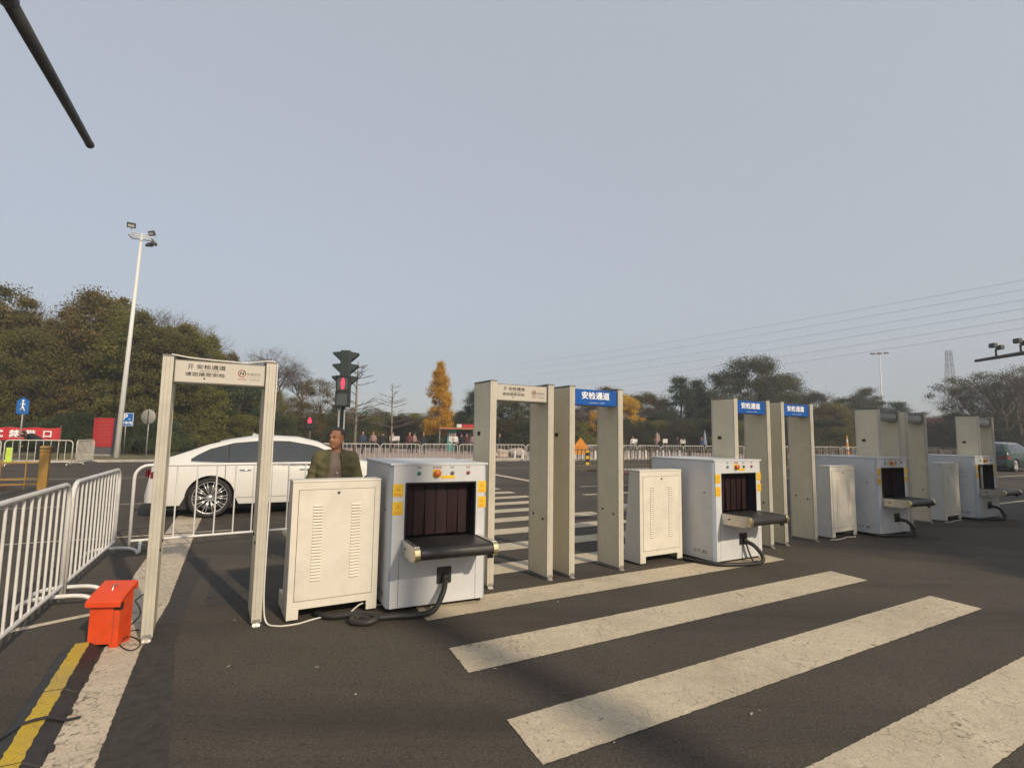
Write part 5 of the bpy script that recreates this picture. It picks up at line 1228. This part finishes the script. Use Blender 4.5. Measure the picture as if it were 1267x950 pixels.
# ------------------------------------------------------------------ trees
def np_mesh(name, V, quads):
    me = bpy.data.meshes.new(name); n = len(V); me.vertices.add(n); me.vertices.foreach_set('co', V.astype(np.float32).ravel())
    k = quads.shape[1]; f = len(quads); me.loops.add(f*k); me.loops.foreach_set('vertex_index', quads.astype(np.int32).ravel())
    me.polygons.add(f); me.polygons.foreach_set('loop_start', np.arange(0, f*k, k, dtype=np.int32)); me.polygons.foreach_set('loop_total', np.full(f, k, dtype=np.int32)) if hasattr(me.polygons[0], 'loop_total') and False else None
    me.update(calc_edges=True); me.validate(); return me
def leaves(rg, P, size, droop=0.0):
    n = len(P); u = rg.normal(size=(n, 3)); u[:, 2] -= droop; u /= np.linalg.norm(u, axis=1)[:, None]
    w_ = rg.normal(size=(n, 3)); v = np.cross(u, w_); v /= np.linalg.norm(v, axis=1)[:, None]+1e-9
    s = size*rg.uniform(.55, 1.4, n)[:, None]
    V = np.stack([P+u*s, P+v*s*.55, P-u*s, P-v*s*.55], 1).reshape(-1, 3)
    return V, np.arange(4*n).reshape(n, 4)
def crown(seed, kind, n, size, droop=0.0, ncl=90):
    """unit tree: height 1, returns leaf points clumped on twigs inside an uneven envelope"""
    rg = np.random.default_rng(seed); cs = []
    while len(cs) < ncl:
        a = rg.uniform(0, 2*np.pi); 
        if kind == 'broad':
            z = rg.uniform(.16, 1.0); t = (z-.16)/.84; env = .36*np.sqrt(max(0, 1-((t-.45)/.58)**2))
        elif kind == 'tall':
            z = rg.uniform(.10, 1.0); t = (z-.10)/.90; env = .20*np.interp(t, [0, .15, .5, .8, .93, 1], [.6, 1, .95, .7, .5, .2])
        elif kind == 'column':
            z = rg.uniform(.2, 1.0); t = (z-.2)/.8; env = .185*np.interp(t, [0, .08, .35, .6, .85, 1], [.62, .92, 1, .78, .36, .05])
        elif kind == 'cone':
            z = rg.uniform(.06, 1.0); t = (z-.06)/.94; env = .30*(1-t)**.8+.01
        else:
            z = rg.uniform(.02, 1.0)**.8; env = .62*np.sqrt(max(0, 1-(z*.98)**2.2))
        env *= 1+.22*math.sin(3*a+seed)+.14*math.sin(5*a+z*9+seed*2)
        r = env*rg.uniform(.15, 1)**.45
        cs.append((r*np.cos(a), r*np.sin(a), z*(1+.03*math.sin(a*2))))
    cs = np.array(cs); k = rg.integers(0, ncl, n); sp = {'broad': .042, 'tall': .031, 'column': .026, 'cone': .032, 'bush': .10}[kind]
    rad = sp*rg.uniform(.45, 1.5, ncl)[k]
    P = cs[k]+rg.normal(size=(n, 3))*rad[:, None]*np.array([1, 1, .75]); P[:, 2] = np.clip(P[:, 2], .01, 1.06)
    V, q = leaves(rg, P, size, droop); return np_mesh('crown', V, q), cs
def trunk_mesh(seed, cs, r0, h=.55, nl=16):
    rg = random.Random(seed); m = MB(); top = Vector((rg.uniform(-.02, .02), rg.uniform(-.02, .02), h))
    path = [Vector((0, 0, 0)), Vector((rg.uniform(-.01, .01), rg.uniform(-.01, .01), h*.35)), Vector((rg.uniform(-.015, .015), rg.uniform(-.015, .015), h*.7)), top]
    m.tube(smooth_path(path, 3), r0, 7, r1=r0*.45)
    idx = list(range(len(cs))); rg.shuffle(idx)
    for i in idx[:nl]:
        e = Vector(cs[i]); f = min(.95, max(.25, (e.z-.25)/h*.75)); b = Vector((0, 0, 0)).lerp(top, f); mid = b.lerp(e, .5)+Vector((0, 0, -.02+rg.uniform(-.02, .02)))
        m.tube(smooth_path([b, mid, e], 2), r0*.34, 5, False, r1=r0*.08)
    return m.mesh('trunk')
def bare(seed, h=1.0, spread=.5, upright=.35, depth=5, nb=4, r0=.009, t0=.28, seglen=.21):
    rg = random.Random(seed); m = MB(); tw = MB()
    def grow(p, d, L, r, k):
        q = p+d*L; mid = p.lerp(q, .5)+Vector((rg.gauss(0, 1), rg.gauss(0, 1), rg.gauss(0, 1)))*L*.06
        (m if k < 2 else tw).tube([p, mid, q], r, 6 if k < 2 else 3, False, r1=r*.62)
        if k >= depth: return
        for i in range(nb if k else nb+2):
            a = rg.uniform(0, 6.283); v = d.orthogonal().normalized(); v = Matrix.Rotation(a, 3, d) @ v
            nd = (d*(1-spread*.6)+v*spread*rg.uniform(.6, 1.2)+Vector((0, 0, upright*.4))).normalized()
            s = p.lerp(q, rg.uniform(.45, 1.0)); grow(s, nd, L*rg.uniform(.58, .82), r*.56, k+1)
    p = Vector((0, 0, 0)); q = Vector((rg.uniform(-.02, .02), rg.uniform(-.02, .02), t0)); m.tube([p, q], r0*1.4, 8, False, r1=r0)
    grow(q, Vector((rg.uniform(-.1, .1), rg.uniform(-.1, .1), 1)).normalized(), seglen, r0, 0)
    def norm(b):
        return b
    zm = max(v[2] for v in tw.v)
    for b in (m, tw): b.v = [(v[0]/zm, v[1]/zm, v[2]/zm) for v in b.v]
    return m.mesh('trunk'), tw.mesh('twigs')
TR = {}
for nm, kind, sd, n, sz, dr, ncl, r0 in [('tall1', 'tall', 1, 42000, .0068, .3, 85, .017), ('tall2', 'tall', 2, 42000, .0068, .3, 90, .017), ('tall3', 'tall', 3, 42000, .0068, .2, 80, .017),
                                         ('broad1', 'broad', 4, 42000, .0072, .2, 130, .022), ('broad2', 'broad', 5, 40000, .0072, .2, 100, .022), ('broad3', 'broad', 6, 24000, .0066, .4, 85, .020),
                                         ('ginkgo', 'column', 7, 42000, .0070, .2, 150, .012), ('cone1', 'cone', 8, 26000, .0075, .5, 120, .015), ('bush1', 'bush', 9, 22000, .013, .1, 60, .02), ('bush2', 'bush', 10, 20000, .013, .1, 45, .02)]:
    cm, cs = crown(sd, kind, n, sz, dr, ncl); tm = trunk_mesh(sd, cs, r0, .35 if kind == 'bush' else (.8 if kind in ('column', 'cone') else .6)); TR[nm] = (cm, tm)
_cm = {}
def tree(name, label, typ, mat, px, Y, ytop, wf=1.0, rz=None, group='trees beyond the far side of the road', bark='bark', z0=0.0):
    P = at(px, Y); P.z = z0; h = (zat(px, ytop, Y)-z0)/1.02; t = thing(name, label, 'tree' if 'shrub' not in name and 'hedge' not in name else 'shrub', P, rnd.uniform(0, 6.28) if rz is None else rz, group)
    t.scale = (h*wf, h*wf, h); cm, tm = TR[typ]
    if (typ, mat) not in _cm: c = cm.copy(); c.materials.clear(); c.materials.append(M[mat]); _cm[typ, mat] = c
    if (typ, bark) not in _cm: c = tm.copy(); c.materials.clear(); c.materials.append(M[bark]); _cm[typ, bark] = c
    obj('trunk', _cm[typ, bark], M[bark], t); obj('crown', _cm[typ, mat], M[mat], t); return t
gl = 'trees behind the red banner and billboard'
LT = [(-70, 38, 372, 'tall2', 'leaf_olive', 1.3), (-25, 40, 356, 'tall1', 'leaf_olive', 1.2), (4, 37, 362, 'tall3', 'leaf_brown', 1.05), (40, 37, 412, 'broad1', 'leaf_olive', 1.0), (66, 40, 398, 'tall2', 'leaf_brown', 1.1), (92, 38.5, 362, 'tall1', 'leaf_brown', 1.0), (121, 40, 367, 'tall2', 'leaf_brown', .95), (141, 39, 377, 'tall3', 'leaf_olive', .95),
      (163, 38, 388, 'tall1', 'leaf_olive', 1.05), (186, 41, 404, 'tall2', 'leaf_olive', 1.1), (208, 39, 396, 'tall3', 'leaf_olive', 1.05), (226, 43, 403, 'tall1', 'leaf_brown', 1.05), (244, 41, 414, 'tall2', 'leaf_olive', 1.0), (256, 44, 432, 'tall3', 'leaf_brown', 1.0), (272, 47, 436, 'tall2', 'leaf_brown', 1.1), (292, 45, 462, 'broad1', 'leaf_green', 1.2), (316, 47, 476, 'broad2', 'leaf_olive', 1.2), (338, 52, 484, 'broad2', 'leaf_brown', 1.2),
      (75, 46, 412, 'broad2', 'leaf_olive', 1.1), (24, 46, 402, 'broad2', 'leaf_olive', 1.1), (170, 47, 425, 'broad1', 'leaf_green', 1.2), (215, 48, 432, 'broad2', 'leaf_olive', 1.2), (120, 48, 415, 'broad1', 'leaf_brown', 1.2), (148, 44, 440, 'broad2', 'leaf_green', 1.2), (250, 46, 455, 'broad1', 'leaf_green', 1.2), (56, 42, 440, 'broad1', 'leaf_green', 1.1)]
ll = {'leaf_olive': 'olive green roadside tree', 'leaf_brown': 'browning roadside tree', 'leaf_green': 'dark green roadside tree'}
ls = {'tall': 'with tall narrow crown', 'broa': 'with broad rounded crown'}
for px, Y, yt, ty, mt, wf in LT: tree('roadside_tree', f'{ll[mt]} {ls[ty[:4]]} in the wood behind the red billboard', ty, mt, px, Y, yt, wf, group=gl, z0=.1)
for px, Y, wf, yt in [(20, 34.5, 1, 525), (70, 35, 1, 520), (95, 36, 1, 512), (175, 35, 1, 525), (200, 35, 1, 520), (225, 40, 1, 515), (262, 43, 1, 512), (300, 43, 1, 515), (335, 45, 1, 512), (-10, 36, 1, 515), (125, 38, 1, 508), (50, 38, 1, 508), (150, 37, 1, 512)]:
    tree('shrub', 'dark green shrub at the foot of the roadside wood', 'bush1' if px % 2 else 'bush2', 'leaf_green' if px % 3 else 'leaf_olive', px, Y, yt, 1.25, group='shrubs at the foot of the wood', z0=.1)
# bare trees
BT = {k: bare(*a) for k, a in {'b1': (3, 1, .55, .30, 5, 4, .0075), 'b2': (8, 1, .72, .18, 5, 4, .0075), 'b3': (12, 1, .50, .45, 5, 4, .0075)}.items()}
def slender(seed):
    rg = random.Random(seed); m = MB(); tw = MB(); m.tube([(0, 0, 0), (.004, 0, .4), (-.004, .004, .75), (0, 0, 1)], .012, 6, r1=.003)
    for i in range(26):
        z = rg.uniform(.34, .95); a = rg.uniform(0, 6.28); L = .30*(1.08-z)+.04; d = Vector((math.cos(a), math.sin(a), .38)); p = Vector((0, 0, z)); q = p+d*L
        tw.tube([p, p.lerp(q, .5)-Vector((0, 0, .008)), q], .0042, 4, False, r1=.0014)
        for j in range(4):
            s_ = p.lerp(q, rg.uniform(.3, .95)); a2 = a+rg.uniform(-.9, .9); tw.tube([s_, s_+Vector((math.cos(a2), math.sin(a2), .5))*L*.3], .002, 3, False, r1=.0008)
    return m.mesh('trunk'), tw.mesh('twigs')
BT['s1'] = slender(1); BT['s2'] = slender(2)
def bare_tree(label, k, px, Y, yt, wf=1.0, bark='bark_pale', z0=0.1, group=None):
    P = at(px, Y); P.z = z0; h = zat(px, yt, Y)-z0; t = thing('bare_tree', label, 'tree', P, rnd.uniform(0, 6.28), group); t.scale = (h*wf, h*wf, h); a, b = BT[k]
    obj('trunk', a, M[bark], t); obj('twigs', b, M['twig'], t)
for px, Y, yt, k in ((22, 46, 372, 'b1'), (52, 44, 366, 'b2'), (72, 47, 380, 'b3'), (188, 48, 380, 'b2'), (206, 50, 378, 'b1')): bare_tree('leafless tree rising among the roadside wood behind the billboard', k, px, Y, yt, 1.25, group='leafless trees in the wood')
bare_tree('large purplish leafless tree standing behind the white car', 'b2', 350, 54, 428, 1.15); bare_tree('second purplish leafless tree beside a larger one behind the white car', 'b1', 325, 57, 436, 1.2); bare_tree('smaller leafless tree between the purplish one and the brown pine', 'b3', 372, 58, 452, 1.3)
bare_tree('thin leafless sapling just beside the traffic signal post', 's1', 439.5, 34, 447, 1.5); bare_tree('thin leafless sapling standing alone before the low hedge', 's2', 484, 45, 473, 1.35)
ga = 'trees along the plaza behind the barriers'
PT = [('brown_pine', 'brownish pine with layered boughs behind the man in olive', 'broad3', 'leaf_brown', 395, 56, 472, 1.25), ('brown_pine', 'dark brownish pine right behind the white car roof', 'broad3', 'leaf_brown', 365, 52, 492, 1.3), ('dark_pine', 'small dark pine beside the traffic signal', 'cone1', 'leaf_green', 415, 62, 500, 1.3), ('dark_pine', 'low dark pine beyond the sapling by the signal', 'broad3', 'leaf_green', 452, 70, 505, 1.4),
      ('ginkgo_tree', 'golden yellow ginkgo with tall tapering crown beside the kiosk', 'ginkgo', 'leaf_gold', 543, 54, 450, .80),
      ('green_pine', 'green pine standing just behind the kiosk', 'cone1', 'leaf_green', 588, 66, 484, 1.5), ('green_pine', 'dark green tree partly hidden by the cream-headed gate', 'broad2', 'leaf_green', 610, 62, 480, 1.1),
      ('brown_tree', 'dark brownish bushy tree seen through the cream-headed gate', 'broad2', 'leaf_hedge', 636, 58, 497, 1.6), ('brown_tree', 'brownish bushy tree between the two centre gates', 'broad1', 'leaf_hedge', 672, 62, 494, 1.4), ('brown_tree', 'dark tree behind the first blue header', 'broad2', 'leaf_hedge', 712, 64, 490, 1.3),
      ('yellow_tree', 'small yellow tree seen through the blue-headed gate by the cream one', 'broad3', 'leaf_gold', 736, 60, 508, .9), ('orange_tree', 'orange-yellow tree just right of the first blue-headed gate', 'tall3', 'leaf_gold', 776, 70, 486, 1.2), ('brown_tree', 'rusty tree top above the first blue header', 'tall1', 'leaf_brown', 752, 78, 480, 1.4),
      ('brown_tree', 'pale brown tree beside the orange-yellow tree', 'broad1', 'leaf_brown', 800, 74, 488, 1.2), ('brown_tree', 'brown tree between the orange-yellow tree and the green spires', 'tall2', 'leaf_brown', 818, 80, 494, 1.5),
      ('green_tree', 'dark green tree with spiky top before the big round tree', 'cone1', 'leaf_green', 842, 72, 466, 1.3), ('green_tree', 'dark green spired tree beside another before the big round tree', 'cone1', 'leaf_green', 865, 74, 470, 1.3), ('green_tree', 'low dark green tree left of the green spires', 'broad2', 'leaf_green', 822, 68, 508, 1.5),
      ('big_tree', 'big grey-green tree with the highest round crown', 'broad1', 'leaf_grey', 934, 70, 445, 1.12), ('big_tree', 'grey-green tree joined to the big round crown', 'broad2', 'leaf_grey', 905, 74, 460, 1.1), ('big_tree', 'grey-green tree at the far shoulder of the big round crown', 'broad1', 'leaf_grey', 966, 76, 466, 1.1),
      ('green_tree', 'dark tree behind the middle pair of blue gates', 'broad2', 'leaf_green', 890, 66, 500, 1.5), ('green_tree', 'dark tree between the blue gates', 'broad1', 'leaf_green', 955, 64, 505, 1.4),
      ('olive_tree', 'olive brown tree right of the last blue gate', 'broad1', 'leaf_grey', 1008, 78, 487, 1.2), ('brown_tree', 'brownish tree between the blue gate and the dark-headed gates', 'broad2', 'leaf_brown', 1030, 74, 498, 1.4), ('green_tree', 'dark green bush-like tree behind the bluish grey scanner', 'broad1', 'leaf_green', 1022, 66, 520, 1.8), ('olive_tree', 'grey olive tree with small pointed top', 'tall1', 'leaf_grey', 1072, 86, 482, 1.8), ('olive_tree', 'grey olive tree beside the slender lamp post', 'broad2', 'leaf_grey', 1050, 82, 492, 1.4),
      ('dark_pine', 'dark pine between the paired dark-headed gates', 'cone1', 'leaf_green', 1112, 88, 497, 1.8), ('olive_tree', 'low olive tree behind the dark-headed gates', 'broad1', 'leaf_grey', 1090, 80, 510, 1.5),
      ('russet_shrub', 'russet shrub between the last gates', 'bush1', 'leaf_red', 1160, 74, 520, 1.4), ('russet_shrub', 'russet shrub mass left of the lone dark-headed gate', 'bush2', 'leaf_red', 1178, 78, 516, 1.3), ('russet_shrub', 'russet shrub by the paired dark gates', 'bush2', 'leaf_red', 1143, 80, 522, 1.3),
      ('grey_tree', 'sparse grey-green tree above the lone dark-headed gate', 'broad3', 'leaf_grey', 1205, 62, 468, 1.15), ('grey_tree', 'sparse grey-green tree over the dark green car', 'broad3', 'leaf_grey', 1245, 58, 462, 1.2), ('grey_tree', 'grey-green tree beyond the dark green car', 'broad2', 'leaf_grey', 1262, 66, 484, 1.3), ('grey_tree', 'tall grey-green tree rising past the dark green car', 'broad3', 'leaf_grey', 1290, 60, 455, 1.2)]
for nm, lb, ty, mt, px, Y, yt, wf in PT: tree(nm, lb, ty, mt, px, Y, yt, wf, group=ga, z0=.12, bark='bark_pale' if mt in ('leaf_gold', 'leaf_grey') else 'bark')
bare_tree('leafless tree tangled with the sparse trees over the dark green car', 'b2', 1225, 60, 460, 1.3); bare_tree('leafless tree near the lone dark-headed gate', 'b1', 1190, 66, 472, 1.3); bare_tree('leafless tree seen through the blue-headed gate', 'b3', 722, 58, 500, 1.2); bare_tree('leafless reddish tree above the orange-yellow tree', 'b1', 768, 80, 478, 1.2)
bare_tree('pale leafless tree behind the cream-headed gate by the scanner', 'b1', 596, 70, 470, 1.1); bare_tree('leafless tree at the edge of the dark green car', 'b3', 1265, 57, 448, 1.3)
# hedges and far wood
k = 0
for px, Y, yt in [(432, 60, 512), (445, 66, 517), (458, 62, 516), (472, 66, 514), (486, 64, 517), (500, 62, 516), (514, 66, 513), (528, 62, 518), (560, 64, 516), (575, 68, 512), (600, 60, 516), (625, 56, 520), (655, 56, 522), (690, 60, 520), (712, 58, 522), (745, 60, 522), (770, 66, 520), (795, 64, 524), (815, 64, 522), (840, 62, 522), (862, 64, 520), (885, 62, 520), (910, 60, 522), (940, 60, 524), (975, 62, 522), (1000, 62, 528), (1040, 64, 530), (1065, 68, 530), (1100, 70, 530), (1130, 72, 530), (1195, 68, 525), (1225, 60, 535), (1252, 58, 535), (1280, 58, 530), (350, 52, 515), (375, 54, 518), (400, 56, 514)]:
    k += 1; tree('hedge_shrub', 'low dense shrub in the hedge line across the plaza', ['bush1', 'bush2'][k % 2], ['leaf_hedge', 'leaf_green', 'leaf_hedge', 'leaf_olive'][k % 4], px, Y, yt, 1.15, group='hedge shrubs across the plaza', z0=.12)
for i in range(46):
    px = 400+i*19.5+rnd.uniform(-6, 6); Y = rnd.uniform(115, 150); yt = rnd.uniform(508, 520)-(6 if 800 < px < 1080 else 0)
    tree('distant_tree', 'hazy distant tree in the wood line beyond the plaza', ['broad1', 'broad2', 'tall1'][i % 3], ['leaf_grey', 'leaf_hedge', 'leaf_brown'][(i*7) % 3], px, Y, yt, 1.4, group='distant wood line', z0=0)

# trees behind the viewpoint that shade the far end of the row
for X, Yv, h, ty in ((16.6, 3.4, 10.5, 'broad1'), (16.4, -0.8, 10.5, 'broad2'), (22.5, 6.5, 11, 'broad1'), (21.5, 2.0, 10.5, 'broad2')):
    t = thing('street_tree', 'leafy street tree standing beside the row, shading its far end', 'tree', (X, Yv, 0), X, 'street trees beside the checkpoint'); t.scale = (h*1.05, h*1.05, h)
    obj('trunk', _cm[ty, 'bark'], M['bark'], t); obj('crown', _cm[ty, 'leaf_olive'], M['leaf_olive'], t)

# ------------------------------------------------------------------ haze
m = MB().box(-420, -30, -1.0, 520, 460, 70)
hz = m.build('haze', None); hz.data.materials.clear()
hm = bpy.data.materials.new('haze_air'); hm.use_nodes = True; n_ = hm.node_tree; n_.nodes.clear(); o_ = n_.nodes.new('ShaderNodeOutputMaterial'); pv = n_.nodes.new('ShaderNodeVolumePrincipled')
pv.inputs['Color'].default_value = (.80, .84, .92, 1); pv.inputs['Density'].default_value = 0.0016; pv.inputs['Anisotropy'].default_value = 0.2
n_.links.new(pv.outputs[0], o_.inputs['Volume']); hz.data.materials.append(hm); hz['kind'] = 'stuff'
